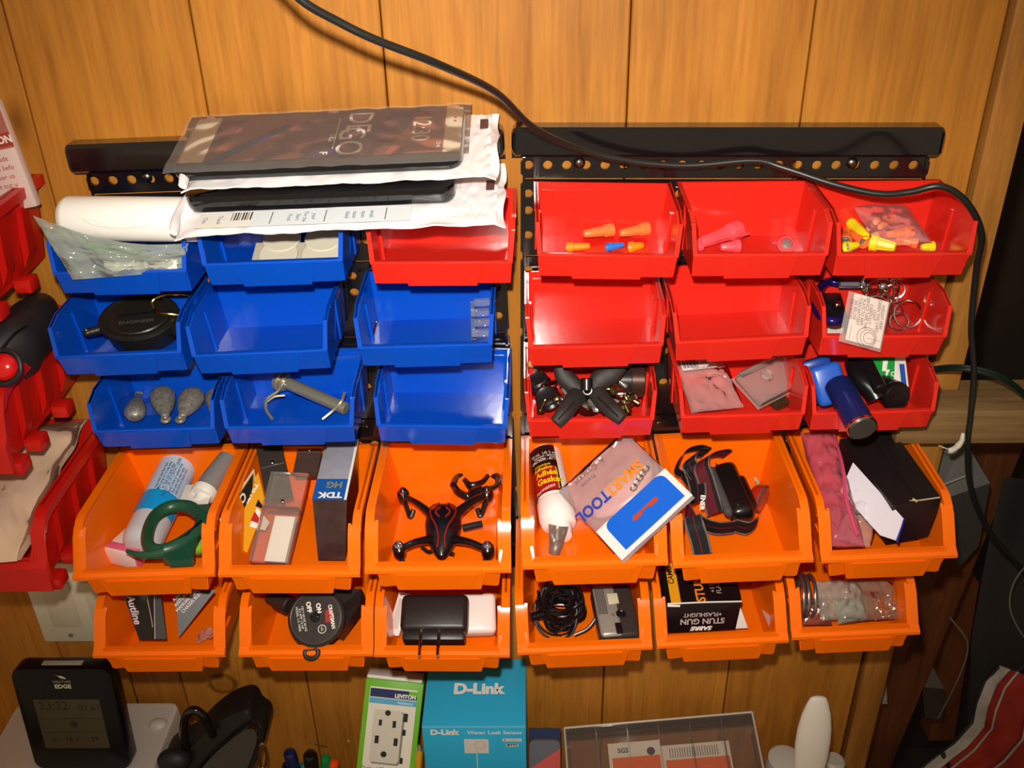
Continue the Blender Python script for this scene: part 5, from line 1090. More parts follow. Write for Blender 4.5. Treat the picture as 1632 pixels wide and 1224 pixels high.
t, q = px_poly_thing('white_envelope', 'folded white card wedged between the pink bag and the black box', 'card', [P(1360, 738, z=zz+.066), P(1441, 828, z=zz+.052), P(1428, 862, z=zz+.040), P(1402, 852, z=zz+.040), P(1338, 780, z=zz+.052)], .0012, mat('card_lilac_white', '#e6e2ee', .45), 'sheet')
b = B(T=t.matrix_world.inverted()); b.tube([P(1441, 828, z=zz+.0525), P(1430, 864, z=zz+.04)], .0011, 6); b.obj('blue_edge', t, mat('edge_blue', '#1b1f88', .4))
t, w_, h_ = bag('pink_bag', 'crumpled translucent pink bag at the left of an orange bin', 'bag', [P(1272, 690, z=zz+.070), P(1328, 688, z=zz+.072), P(1382, 870, z=zz+.030), P(1322, 872, z=zz+.028)], .014, clear('pink_film', '#f08aa0', .24, .08), 6, .0055, nv=34)
b = B(); b.tube(smooth_path([(w_*.38, h_*.42, .006), (w_*.32, h_*.1, .015), (w_*.18, -h_*.2, .016), (w_*.3, -h_*.45, .008)], 8), .0018, 8); b.obj('bag_seam', t, clear('pink_seam', '#ee5a80', .7, .15))
t, w_, h_ = bag('clear_bag', 'clear crumpled bag under the white card', 'bag', [P(1330, 720, z=zz+.060), P(1372, 745, z=zz+.058), P(1438, 868, z=zz+.032), P(1372, 868, z=zz+.030)], .008, clear('clear_wrinkled', '#ffffff', .10, .04), 12, .005, nv=30)

k = 'R51'; zz = bz(k)
w1 = W('coiled_cable', 'tangled bundle of thin black cable in a bottom orange bin', 'cable', P(892, 970, z=zz+.02))
CB = mat('cable_black', '#0f0d0f', .3)
rnd = random.Random(11)
cc = P(893, 968, z=zz+.022); ux = CR; uy = (V((0, .8, .6))).normalized(); pts = []
for i in range(24*9):
    a_ = i*2*pi/9.3; loop = i/9.3
    rx_, ry_ = .0175+.0055*sin(loop*2.1), .0165+.006*cos(loop*1.7)
    pts.append(cc+ux*(rx_*cos(a_)+.0045*sin(loop*1.3))+uy*(ry_*sin(a_)+.005*cos(loop*.9))+V((0, -.25, .97))*(.010*sin(loop*2.7+a_*.3)))
b = w1.b(); b.tube(smooth_path(pts, 3), .0013, 6); w1.put(b, 'cable_coil', CB)
b = w1.b(); b.tube(smooth_path([P(872, 935, z=zz+.045), P(915, 930, z=zz+.045), P(950, 940, z=zz+.04), P(952, 975, z=zz+.03), P(938, 1000, z=zz+.02), P(915, 1012, z=zz+.015)], 6), .0016, 8); w1.put(b, 'cable_tail', CB)
b = w1.b(); b.tube(smooth_path([P(858, 942, z=zz+.04), P(862, 965, z=zz+.04), P(885, 978, z=zz+.04), P(910, 968, z=zz+.04), P(918, 940, z=zz+.045)], 6), .0016, 8); w1.put(b, 'outer_loop', CB)
b = w1.b(); b.cyl(P(846, 984, z=zz+.02), P(868, 978, z=zz+.02), .0045, 14, bev=.001); w1.put(b, 'plug', CB)
Mf, w_, h_ = rect(P(946, 932, z=zz+.046), P(1016, 926, z=zz+.046), P(1010, 1010, z=zz+.034), P(952, 1014, z=zz+.034)); t = thing('voice_recorder', 'silver and dark grey hand recorder standing in a bottom orange bin', 'recorder', Mf)
b = B(); b.box(w_, h_, .020, TR(z=-.011), bev=.004, seg=3); b.obj('body', t, mat('recorder_dark', '#38322f', .3))
b = B(); b.box(w_*.56, h_*.98, .021, TR(-w_*.2, 0, -.010), bev=.004, seg=3); b.obj('silver_side', t, mat('recorder_silver', '#aaa59c', .3, .4))
b = B(); b.box(w_*.26, h_*.2, .001, TR(-w_*.02, h_*.18, .0008), bev=.0003); b.obj('window', t, mat('window_pale', '#cfc9a8', .3))
b = B(); b.lathe([(.0045, 0), (.005, .0008), (.004, .0012), (.003, .0004), (0, .0004)], 20, TR(w_*.10, -h_*.12, .0004)); b.obj('socket', t, BLACK)
b = B(); b.box(w_*.16, h_*.2, .0012, TR(-w_*.02, -h_*.38, .0006), bev=.0004); b.obj('button', t, BLACK)
b = B()
for i in range(6): b.box(.0009, h_*.5, .0006, TR(-w_*.42+i*.0016, h_*.15, .0006))
b.obj('grille', t, mat('grille_dark', '#4a4642', .4))
prints('tiny_marks', t, [('t', '34', -w_*.1, -h_*.12, .004, 0, dict(rot=-80))], [INKK], TR(z=.0005))

k = 'R52'; zz = bz(k)
F = [P(1062, 1008, z=zz+.016), P(1172, 1003, z=zz+.016), P(1182, 959, z=zz+.048), P(1062, 963, z=zz+.048)]   # front face: BL BR TR TL
Bk = [P(1050, 897, z=zz+.056), P(1170, 897, z=zz+.056)]
M, w_, h_ = rect(Bk[0], Bk[1], F[2], F[3]); t = thing('stun_gun_box', 'black box with yellow stripe lettered stun gun, upside down in a bottom bin', 'box', M)
Mi = M.inverted(); A = [Mi @ v for v in (F[0], F[1], F[2], F[3], Bk[0], Bk[1])]; off = A[0]-A[3]
b = B(); b.hexa([A[0], A[1], A[5]+off*.9, A[4]+off*.9, A[3], A[2], A[5], A[4]]); b.obj('carton', t, mat('box_black_gloss', '#100d10', .3))
prints('top_print', t, [('r', -w_*.43, -h_*.5, -w_*.30, h_*.5, 0), ('t', 'CAMO', -w_*.38, h_*.2, .008, 2, dict(rot=90, bold=.02)), ('t', 'STUN', -.002, -h_*.16, .0125, 3, dict(rot=90, bold=.03)), ('t', '+120', .011, -h_*.12, .0068, 1, dict(rot=90)), ('t', 'FLASH', .017, -h_*.10, .0068, 1, dict(rot=90))], [YB, mat('print_greyish', '#b9a7a2', .4), INKK, mat('print_orange', '#f08a1c', .4)], TR())
Mff, fw, fh = rect(A[3], A[2], A[1], A[0])
prints('front_print', t, [('t', 'STUN GUN', .0, -.0045, .0088, 1, dict(rot=180, bold=.03, xs=1.0)), ('t', '+FLASHLIGHT', .0, .003, .0062, 1, dict(rot=180, bold=.02)), ('t', 'SABRE', .0, -fh*.5+.0035, .0062, 2, dict(rot=180, bold=.05, shear=.3, xs=1.2))], [INKK, mat('print_greyish'), INKW], Mff)
b = B(); b.tube([A[3]+V((.001, 0, .0006)), (A[3]+A[2])/2+V((0, .0005, .0006)), A[2]+V((0, 0, .0006))], .0008, 6); b.obj('worn_edge', t, mat('worn_white', '#e9e2da', .7))
b = B(); b.tube([A[3]+V((.001, -.001, -.001)), A[3]*.8+A[2]*.16+V((0, -.002, -.002))], .0012, 6); b.obj('worn_corner', t, mat('worn_white'))
t, q = px_poly_thing('paper_flap', 'white folded paper showing beside the stun gun box', 'paper', [P(1180, 968, z=zz+.040), P(1192, 1001, z=zz+.018), P(1172, 1002, z=zz+.016)], .0008, PAPER, 'sheet')
t, q = px_poly_thing('paper_flap', 'small translucent scrap of film at the right of the stun gun bin', 'film scrap', [P(1214, 970, z=zz+.035), P(1232, 984, z=zz+.03), P(1236, 1002, z=zz+.02), P(1226, 1003, z=zz+.02)], .0006, FILM2, 'sheet')

k = 'R53'; zz = bz(k)
AL = mat('ring_aluminium', '#a7a49f', .3, .9)
for i, (x, r_) in enumerate(((1272, .019), (1280, .0195), (1290, .020))):
    w1 = W('jar_ring', ('rear', 'middle', 'front')[i]+' of three nested aluminium rings at the left of a bottom bin', 'ring', P(x, 955, z=zz+.03))
    b = w1.b(); b.T = w1.b().T @ FR(P(x+1, 950, z=zz+.034), V((0, -.75, .65)), V((.9, -.35, .25))); b.tube(ring_pts((0, 0, 0), .0205, .0205, None, 44), .0022, 10, closed=True, flat=.8); w1.put(b, 'ring', AL)
bag('clear_bag', 'crumpled grey clear bag in the middle of the bag-filled bottom bin', 'bag', [P(1296, 925, z=zz+.045), P(1370, 925, z=zz+.045), P(1382, 985, z=zz+.026), P(1310, 990, z=zz+.022)], .010, clear('grey_film', '#d8d6c8', .3, .06), 15, .006, nu=34)
bag('clear_bag', 'brownish clear bag behind the green striped one', 'bag', [P(1345, 920, z=zz+.050), P(1428, 922, z=zz+.045), P(1430, 984, z=zz+.024), P(1388, 990, z=zz+.022)], .008, clear('brown_film', '#c8a48c', .28, .05), 21, .006, nu=34)
bag('clear_bag', 'clear bag with green and silver stripes against the lip', 'bag', [P(1330, 960, z=zz+.036), P(1366, 950, z=zz+.036), P(1402, 988, z=zz+.020), P(1335, 990, z=zz+.020)], .006, clear('green_film', '#c4d6c8', .28, .04), 24, .005)
t = simple('metal_trinket', 'crumpled foil trinket at the left of the lip', 'foil', k, 1300, 975, .022, lambda b: b.pouch(.028, .026, .006, .006, 31, 22, 20), mat('rose_foil', '#e8c4ae', .2, .9), FR((0, 0, 0), CR, V((0, -.6, .8))), part='foil')
t = simple('metal_trinket', 'crumpled foil trinket at the right end of the bin', 'foil', k, 1412, 968, .026, lambda b: b.pouch(.024, .022, .005, .006, 37, 22, 20), mat('rose_foil'), FR((0, 0, 0), CR, V((0, -.6, .8))), part='foil')

# ---------------------------------------------------------------- left edge
w1 = W('cloth_bag', 'clear bag of pale beige cloth filling the lowest large red bin', 'bag', P(60, 800, z=1.03))
cA, cB, cC, cD = P(-40, 690, z=1.085), P(158, 668, z=1.075), P(74, 893, z=1.035), P(-40, 900, z=1.04)
def cb(lift, wr):
    def f(u, v):
        p = cA.lerp(cB, u).lerp(cD.lerp(cC, u), v); q = V((u*3.4, v*4.2, 2)); m = min(1, 5*u*(1-u)+.2)*min(1, 6*v*(1-v)+.1)
        return p+V((0, -.25, 1))*(lift*m+.012*noise.noise(q*.8)*m+.003*abs(noise.noise(q*2.1))*m+wr*noise.noise(q*5))
    def g(u, v):
        p = f(u, v); p.x = min(p.x, -.4595 - .002*sin(v*20)); return p
    return g
b = w1.b(); b.sheet(cb(.012, .0006), 40, 40); w1.put(b, 'cloth', mat('beige_cloth', '#e2c6a6', .8, var=.06, vscale=14))
b = w1.b(); b.sheet(lambda u, v: cb(.020, .0010)(u, v)+V((0, 0, .003*abs(noise.noise(V((u*7+v*4, v*3, 7)))))), 50, 50); w1.put(b, 'film', clear('bag_film', '#fff4ea', .12, .04), ang=80)
w1 = W('black_tool', 'black moulded tool with a red button in the middle large red bin', 'tool', P(35, 560, z=1.19))
b = w1.b(); b.tube(smooth_path([P(-60, 600, z=1.195), P(-10, 575, z=1.20), P(30, 548, z=1.205), P(52, 520, z=1.205), P(60, 505, z=1.20)], 6), [.036]*6+[.036]*6+[.032]*6+[.026]*6+[.020], 26, flat=.75); w1.put(b, 'housing', mat('tool_black', '#242021', .5, bump=.15, bscale=150))
b = w1.b(); b.ell(.0115, .0115, .008, FR(P(6, 585, z=1.222), CR, -CF)); w1.put(b, 'button', mat('button_red', '#d8141a', .2, coat=.5))
b = w1.b(); b.tube([FR(P(6, 585, z=1.221), CR, -CF) @ V((.014*cos(i*pi/12), .014*sin(i*pi/12), 0)) for i in range(24)], .0022, 8, closed=True); w1.put(b, 'button_ring', BLACKM)
b = w1.b(); b.tube(smooth_path([P(2, 555, z=1.232), P(25, 530, z=1.236), P(58, 512, z=1.222)], 6), .0008, 6); w1.put(b, 'seam', BLACK)
M, w_, h_ = rect(P(-78, 172, y=-.030), P(4, 160, y=-.030), P(42, 306, y=-.040), P(-60, 330, y=-.040))
t = thing('upright_carton', 'blurred pink and white carton standing in the upper left red bin', 'carton', M)
b = B(); b.box(w_, h_+.012, .010, TR(y=-.006, z=-.005), bev=.002); b.obj('carton', t, mat('carton_pinkish', '#d9bcb2', .6))
prints('carton_print', t, [('r', -w_/2, h_*.0, w_/2, h_*.5, 0), ('r', -w_/2, h_*.02, w_/2, h_*.16, 1), ('t', 'CTION', w_*.26, h_*.09, .0085, 2, dict(bold=.04)), ('r', w_*.1, h_*.22, w_*.4, h_*.4, 3)]+para(-w_*.1, -h_*.1, w_*.5, 6, .006, 1, 0, 3), [mat('carton_rose', '#a85c50', .5), mat('carton_red', '#a2302a', .5), mat('carton_cream', '#eadcd0', .5), mat('carton_greyish', '#9a8a86', .5)], TR())
# wall plate
M, w_, h_ = rect(P(40, 922, y=-.003), P(152, 922, y=-.003), P(150, 1018, y=-.003), P(88, 1018, y=-.003))
a, c = P(50, 935, y=0), P(150, 1017, y=0)
t = thing('switch_plate', 'cream wall plate with two rocker openings below the large red bins', 'wall plate', TR(-.531, 0, .818))
b = B(); b.box(.118, .006, .122, TR(y=-.003), bev=.0025); b.obj('plate', t, mat('plate_cream', '#dcd2b8', .4))
for x in (-.024, .026):
    b = B(); b.box(.034, .003, .068, TR(x, -.0068, 0), bev=.001); b.obj('rocker', t, mat('rocker_cream', '#d2c6aa', .4))
for x in (-.024, .026):
    for z in (-.049, .049):
        b = B(); b.cyl((x, -.006, z), (x, -.0072, z), .003, 14); b.obj('plate_screw', t, STEEL)

# ---------------------------------------------------------------- cables
w1 = W('black_cable', 'long black cable drooping across the wall, boards and bins', 'cable', P(850, 205, y=-.05))
pts = [P(420, -60, y=-.215), P(480, 0, y=-.21), P(540, 35, y=-.20), P(600, 64, y=-.19), P(700, 103, y=-.165), P(790, 147, y=-.115), P(850, 203, y=-.072), P(920, 236, y=-.045), P(1000, 256, y=-.036), P(1095, 264, y=-.034), P(1200, 256, y=-.036), P(1250, 268, y=-.042), P(1330, 294, y=-.06), P(1400, 309, y=-.078), P(1450, 306, y=-.090), P(1500, 297, y=-.098), P(1540, 322, y=-.098), P(1564, 372, y=-.09), P(1556, 430, y=-.075), P(1548, 520, y=-.065), P(1552, 590, y=-.062), P(1547, 660, y=-.062), P(1542, 710, y=-.062), P(1548, 780, y=-.05), P(1580, 850, y=-.03), P(1640, 920, y=-.01)]
b = w1.b(); b.tube(smooth_path(pts, 7), .0028, 10); w1.put(b, 'sheath', mat('cable_sheath', '#1d1e1c', .35))
w1 = W('green_twin_cord', 'dark green twin cord crossing the beam from behind the bins', 'cord', P(1560, 590, y=-.06))
for dz in (-.0016, .0016):
    b = w1.b(); b.tube([p+V((0, 0, dz)) for p in smooth_path([P(1478, 590, y=-.02), P(1520, 586, y=-.045), P(1560, 590, y=-.056), P(1600, 604, y=-.058), P(1640, 638, y=-.05), P(1680, 700, y=-.04)], 7)], .0019, 8); w1.put(b, 'core', mat('cord_green', '#12241c', .35))
w1 = W('zip_tie_scrap', 'scrap of white cable tie stuck on the black cable below the beam', 'cable tie', P(1525, 705, y=-.055))
b = w1.b(); b.tube(smooth_path([P(1535, 690, y=-.058), P(1533, 702, y=-.06), P(1524, 713, y=-.06), P(1512, 720, y=-.058)], 5), [.0016, .002, .0022, .0026, .0026, .0022, .0026, .0026, .003, .003, .0026, .0028, .0028, .003, .0028, .002], 8); w1.put(b, 'strap', mat('tie_white', '#d8cfbe', .5))
b = w1.b(); b.box(.006, .004, .004, FR(P(1516, 717, y=-.059), CR, -CF), bev=.0006); w1.put(b, 'head', mat('tie_white'))
b = w1.b(); b.tube([P(1516, 718, y=-.058), P(1496, 710, y=-.05)], .0005, 5); w1.put(b, 'tail', mat('tie_white'))

# ---------------------------------------------------------------- right: the open store beyond the wall
def brace(n, q, y, th):
    f = [P(*p_, y=y) for p_ in q]; b = B(); bk = [p_+V((0, th, 0)) for p_ in f]
    b.hexa([f[0], f[1], bk[1], bk[0], f[3], f[2], bk[2], bk[3]]); tag(b.obj('trim_%d' % n, None, stud_w), kind='structure')
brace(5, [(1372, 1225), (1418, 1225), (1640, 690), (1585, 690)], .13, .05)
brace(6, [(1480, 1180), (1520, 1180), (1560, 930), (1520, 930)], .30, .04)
b = B(); b.lohi((.436, -.02, .385), (.60, .085, .40), bev=.002); t = b.obj('low_shelf', None, wood('shelf_wood', '#6d4a2c', '#4c321c', '#2c190a', axis='Y', knots=False, rough=.5)); tag(t, 'low brown wooden shelf in the dark corner at the right', 'shelf')
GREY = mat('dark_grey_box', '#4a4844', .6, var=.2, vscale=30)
w1 = W('transformer_box', 'dusty dark grey power box hanging under the beam', 'power box', P(1540, 790, y=.04))
f4 = [P(1490, 800, y=.02), P(1578, 770, y=.02), P(1536, 700, y=.05), P(1500, 705, y=.05)]; bk = [p_+V((0, .06, .01)) for p_ in f4]
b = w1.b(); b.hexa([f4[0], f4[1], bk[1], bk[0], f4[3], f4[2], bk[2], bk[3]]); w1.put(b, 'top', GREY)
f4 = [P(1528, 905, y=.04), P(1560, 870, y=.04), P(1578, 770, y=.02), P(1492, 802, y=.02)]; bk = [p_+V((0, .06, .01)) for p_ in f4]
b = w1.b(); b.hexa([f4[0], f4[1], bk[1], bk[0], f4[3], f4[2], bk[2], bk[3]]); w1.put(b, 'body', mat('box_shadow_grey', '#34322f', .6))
b = w1.b(); b.tube([P(1505, 772, y=.012), P(1545, 756, y=.016)], .0012, 6); w1.put(b, 'label_edge', mat('pale_dust', '#8a867c', .7))
DARKB = mat('bag_fabric', '#2a2724', .85, bump=.4, bscale=300)
w1 = W('backpack', 'dark charcoal backpack hanging at the right edge', 'bag', P(1600, 950, y=.02))
def bp(u, v):
    l = [(1610, 760), (1580, 900), (1556, 1020), (1552, 1130), (1550, 1240)]; q = v*4; j = min(int(q), 3); f = q-j
    x0 = l[j][0]*(1-f)+l[j+1][0]*f; y0 = l[j][1]*(1-f)+l[j+1][1]*f; x = x0+(1760-x0)*u
    return P(x, y0+30*u, y=.10-.12*sin(pi*min(u*1.1, 1)*.5)+.01*noise.noise(V((u*4, v*4, 3))))
b = w1.b(); b.sheet(bp, 26, 26, .01); w1.put(b, 'front_panel', DARKB)
b = w1.b(); b.tube(smooth_path([P(1640, 895, y=-.035), P(1615, 930, y=-.03), P(1610, 970, y=-.03), P(1628, 1010, y=-.035), P(1650, 1030, y=-.04)], 6), .0009, 6); w1.put(b, 'piping', mat('piping_grey', '#6a6760', .7))
b = w1.b(); b.tube(smooth_path([P(1515, 985, y=.02), P(1542, 1025, y=.02), P(1530, 1075, y=.02), P(1495, 1145, y=.03)], 6), .001, 6); w1.put(b, 'strap_edge', mat('piping_grey'))
b = w1.b(); b.tube(smooth_path([P(1590, 1060, y=-.035), P(1600, 1072, y=-.035), P(1618, 1072, y=-.035), P(1640, 1058, y=-.035)], 6), .004, 8); w1.put(b, 'dark_hem', BLACKM)
RG_ = mat('garment_red', '#8c1e10', .8, bump=.3, bscale=200, var=.2, vscale=30); WG = mat('garment_white', '#9a958e', .8, bump=.3, bscale=200, var=.15, vscale=60)
w1 = W('red_jacket', 'red jacket with white piping bunched in the lower right corner', 'jacket', P(1590, 1160, y=-.06))
def edge_l(v):
    l = [(1592, 1060), (1570, 1085), (1556, 1120), (1550, 1150), (1520, 1185), (1470, 1225), (1440, 1250)]; q = v*6; j = min(int(q), 5); f = q-j
    return l[j][0]*(1-f)+l[j+1][0]*f, l[j][1]*(1-f)+l[j+1][1]*f
def jk(u0, u1, off):
    def f(u, v):
        x0, y0 = edge_l(v); uu = u0+(u1-u0)*u; x = x0+uu; return P(x, y0+uu*.35, y=-.05-off-.0009*0-.02*min(1, uu/60)+.008*noise.noise(V((uu*.03, v*4, 3))))
    return f
b = w1.b(); b.sheet(jk(0, 190, 0), 34, 30, .006); w1.put(b, 'body', RG_)
b = w1.b(); b.sheet(jk(1, 19, .009), 5, 30, .002); w1.put(b, 'white_panel', WG)
b = w1.b(); b.sheet(jk(30, 33, .009), 2, 30, .001); w1.put(b, 'white_piping', WG)
b = w1.b(); b.sheet(jk(78, 81, .009), 2, 30, .001); w1.put(b, 'white_piping', WG)
b = w1.b(); b.sheet(jk(-4, 1, .008), 2, 30, .003); w1.put(b, 'dark_edge', BLACKM)
b = w1.b(); b.tube([P(1500, 1196, y=-.062), P(1516, 1230, y=-.066)], .003, 8); w1.put(b, 'dark_strap', BLACKM)
t = simple_w = None
w1 = W('clear_packet', 'crinkled clear packet standing on the low shelf behind the edge board', 'packet', P(1395, 1080, y=.08))
b = w1.b(); M, w_, h_ = rect(P(1385, 1040, y=.10), P(1425, 1040, y=.10), P(1400, 1120, y=.06), P(1368, 1120, y=.06)); b.T = b.T @ M; b.pouch(w_, h_, .006, .003, 41); w1.put(b, 'film', clear('grey_packet', '#b8b4a8', .4, .1), ang=80)
w1 = W('small_grey_block', 'small grey block in the dark corner behind the slanted brace', 'block', P(1490, 1080, y=.16))
b = w1.b(); f4 = [P(1470, 1095, y=.16), P(1506, 1098, y=.16), P(1482, 1055, y=.16), P(1472, 1075, y=.16)]; bk = [p_+V((0, .03, 0)) for p_ in f4]
b.hexa([f4[0], f4[1], bk[1], bk[0], f4[3], f4[2], bk[2], bk[3]]); w1.put(b, 'block', mat('block_khaki', '#6b6250', .7))
b = w1.b(); f4 = [P(1474, 1145, y=.15), P(1506, 1145, y=.15), P(1506, 1098, y=.16), P(1470, 1095, y=.16)]; bk = [p_+V((0, .03, 0)) for p_ in f4]
b.hexa([f4[0], f4[1], bk[1], bk[0], f4[3], f4[2], bk[2], bk[3]]); w1.put(b, 'lower_block', mat('block_brown', '#332a20', .7))

# ---------------------------------------------------------------- on the bench
ZB = .4805
WB = mat('box_white_plastic', '#cfc8bc', .4)
t = thing('white_enclosure', 'white plastic enclosure box under the black weather clock', 'enclosure', TR(-.545, -.075, ZB))
b = B(); b.rbox(.205, .130, .178, .012, .004); b.obj('body', t, WB)
b = B(); b.ell(.011, .009, .006, TR(.086, .030, .178)); b.obj('corner_boss', t, WB)
M, cw_, chh = rect(P(22, 1055, y=-.105), P(193, 1053, y=-.105), P(199, 1208, y=-.105), P(30, 1206, y=-.105)); z0 = ZB+.1785
xm = (P(26, 1100, y=-.105).x+P(196, 1100, y=-.105).x)/2
CH = .146; CW = .113; Mc = TR(-.5235, -.103, z0+CH/2+.0, rx=90-7) ; t = thing('weather_clock', 'black digital weather clock with a dim green display on the white box', 'clock', Mc)
b = B(); b.rbox(CW, CH, .022, .014, .003, TR(z=-.022)); b.obj('case', t, mat('clock_black', '#0a090b', .3, spec=.3))
b = B(); b.box(CW*.66, CH*.48, .001, TR(.0, -.004, .0002)); b.obj('display', t, mat('display_olive', '#4a4430', .3))
b = B(); b.box(.045, .007, .0016, TR(0, CH/2+.0002, -.010, rx=90), bev=.0004); b.obj('snooze_bar', t, mat('snooze_grey', '#a8a294', .4))
b = B(); b.box(.06, .02, .014, TR(0, -CH/2+.012, -.028, rx=-25), bev=.002); b.obj('stand', t, BLACK)
dk = mat('lcd_dark', '#292619', .4)
prints('display_digits', t, [('t', '23:22', -.016, .022, .017, 0, dict(xs=.9)), ('t', '07 67', .024, .019, .011, 0, {}), ('c', .002, -.004, .0045, 0), ('r', -.036, .004, .036, .0045, 0), ('r', -.036, -.016, .036, -.0155, 0), ('t', '18:7', -.004, -.027, .010, 0, {}), ('t', '0', -.024, -.027, .009, 0, {}), ('t', '59', .022, -.026, .009, 0, {})], [dk], TR(0, 0, .0006))
prints('case_logo', t, [('t', 'EDGE', 0, .049, .0075, 0, dict(bold=.04)), ('t', 'WEATHER', 0, .0555, .0045, 1, dict(bold=.02)), ('p', [(-.006, .066), (-.003, .064), (.001, .064), (.006, .0605), (.004, .0595), (.0, .0605), (-.002, .0625)], 0)], [mat('logo_cream', '#cfc6a8', .5), mat('logo_grey', '#8d8878', .5)], TR(0, 0, .0001))
w1 = W('clock_lead', 'thin black wire running up the wall behind the white box', 'wire', P(210, 1095, y=-.004))
b = w1.b(); b.tube(smooth_path([P(196, 1066, y=-.02), P(206, 1072, y=-.006), P(212, 1095, y=-.004), P(220, 1120, y=-.004)], 6), .0007, 6); w1.put(b, 'wire', BLACK)

# magnifier headset
w1 = W('magnifier_headset', 'glossy black headset with a broad band and dark lens beside the white box', 'headset', P(340, 1200, y=-.08))
GB_ = mat('headset_gloss', '#0d0b0c', .12, coat=.6); q = lambda x, y, d=-.09: P(x, y, y=d)
b = w1.b(); b.tube(smooth_path([q(300, 1205), q(292, 1165), q(298, 1138), q(312, 1132), q(326, 1144), q(340, 1172)], 6), .0050, 12); w1.put(b, 'side_loop', GB_)
def slab(pts, y0, y1, bk, name, m):
    b = w1.b(); n = len(pts); f = [P(x, y, y=y0+(y1-y0)*(y-1128)/110) for x, y in pts]; k2 = [v+V((0, bk, 0)) for v in f]
    c0 = sum(f, V())/n; vs = [c0+(v-c0)*.94+V((0, -.004, 0)) for v in f]+f+k2
    b._add(vs, [tuple(range(n)), tuple(range(3*n-1, 2*n-1, -1))]+[(a*n+i, a*n+(i+1) % n, (a+1)*n+(i+1) % n, (a+1)*n+i) for a in (0, 1) for i in range(n)], None, 0); w1.put(b, name, m)
slab([(q_.x, q_.y) for q_ in smooth_path([(x, y, 0) for x, y in ((248, 1240), (262, 1212), (282, 1198), (306, 1184), (330, 1160), (356, 1140), (382, 1129), (398, 1130), (408, 1146), (421, 1156), (424, 1172), (416, 1196), (404, 1224), (396, 1250))], 3)], -.070, -.100, .035, 'head_band', mat('band_black', '#0f0d0e', .45))
slab([(q_.x, q_.y) for q_ in smooth_path([(x, y, 0) for x, y in ((306, 1240), (326, 1214), (352, 1188), (378, 1167), (400, 1155), (411, 1160), (412, 1178), (402, 1208), (388, 1240))], 3)], -.079, -.109, .004, 'lens', mat('lens_dark', '#1c1513', .10, coat=1))
b = w1.b(); b.tube([q(419+6*cos(a_), 1205+20*sin(a_), -.10) for a_ in [i*pi/10 for i in range(20)]], .0016, 8, closed=True); w1.put(b, 'metal_hinge', CHROME)
b = w1.b(); b.ell(.020, .014, .016, Matrix.Translation(q(278, 1212, -.10))); w1.put(b, 'side_pad', BLACKM)

# pens in a tumbler
tum = P(492, 1224, y=-.07); 
t = thing('pen_tumbler', 'white tumbler holding the pens, just at the bottom edge', 'tumbler', TR(tum.x-.004, -.074, ZB))
b = B(); b.lathe([(0, .002), (.030, 0), (.036, .062), (.034, .062), (.028, .004), (0, .004)], 32); b.obj('tumbler', t, mat('tumbler_white', '#d8d2c8', .4))
b = B(); b.lathe([(.0345, .064), (.0375, .062), (.0375, .060), (.035, .060)], 32); b.obj('lip', t, mat('tumbler_white'))
for px, py, col, lb, r in ((461, 1197, '#14204a', 'dark blue glossy pen cap, topmost at the left of the pens', .0078), (458, 1217, '#161416', 'black pen cap below the dark blue one', .0078), (494, 1200, '#0e0d0f', 'large black marker cap in the middle of the pens', .0086), (484, 1217, '#0d6a58', 'teal pen cap between the black caps', .005), (500, 1219, '#1a3a86', 'blue pen with a red band in front of the black marker', .006), (519, 1205, '#0f7a3c', 'green pen cap to the right of the black marker', .0062), (533, 1214, '#ee4c14', 'orange red pen at the right end of the pens', .0060)):
    top = P(px, py, y=-.07); base = V((tum.x-.004+(top.x-tum.x)*.4, -.074+(top.y+.074)*.4, ZB+.006)); M, L = bottle_M(base, top)
    t = thing('marker_pen', lb, 'pen', M, 'pens at the bottom edge'); m_ = mat('pen_'+col[1:], col, .2, coat=.4)
    b = B(); b.lathe([(0, 0), (r*.75, .004), (r*.8, L*.6), (0, L*.62)], 16); b.obj('barrel', t, m_)
    b = B(); b.lathe([(r*.95, L*.58), (r, L*.62), (r, L-.004), (r*.8, L-.001), (r*.5, L), (0, L+.0005)], 20); b.obj('pen_cap', t, m_)
    b = B(); b.box(.002, .0015, .026, TR(r+.0006, 0, L-.016), bev=.0005); b.obj('clip', t, m_)
w1 = W('wire_bit', 'short bright wire resting on the wall above the pens', 'wire', P(508, 1185, y=-.01)); b = w1.b(); b.tube([P(494, 1182, y=-.006), P(506, 1187, y=-.008), P(521, 1190, y=-.006)], .0006, 6); w1.put(b, 'wire', CHROME)

# outlet carton
tl, tr_ = P(592, 1083, y=-.040), P(676, 1090, y=-.040); bl, br = P(563, 1228, y=-.095), P(660, 1228, y=-.095); ext = .28
BLx, BRx = bl+(bl-tl)*ext, br+(br-tr_)*ext
M, w_, h_ = rect(tl, tr_, BRx, BLx); yy = (tl-BLx+tr_-BRx).normalized(); zz_ = M.col[2].to_3d(); M = FR(M.translation, yy.cross(zz_)*.6+M.col[0].to_3d()*.4, zz_)
t = thing('outlet_carton', 'green edged white carton picturing a duplex outlet, leaning on the wall', 'carton', M)
b = B(); b.box(w_, h_, .042, TR(z=-.0212), bev=.0006); b.obj('carton', t, mat('carton_green_edge', '#6cb51e', .4))
b = B(); b.box(w_*.96, .004, .030, TR(-.001, h_/2+.002, -.018), bev=.001); b.obj('torn_flap', t, PAPER)
mt_ = [mat('outlet_card_white', '#e2dccb', .5), mat('outlet_navy', '#1c2a5c', .4), mat('outlet_azure', '#58a8cc', .4), mat('outlet_plate', '#cfc9b8', .5), INKK, mat('outlet_green', '#6cb51e'), INKW, mat('outlet_shadow', '#8a8478', .5)]
T0 = h_/2; s = w_
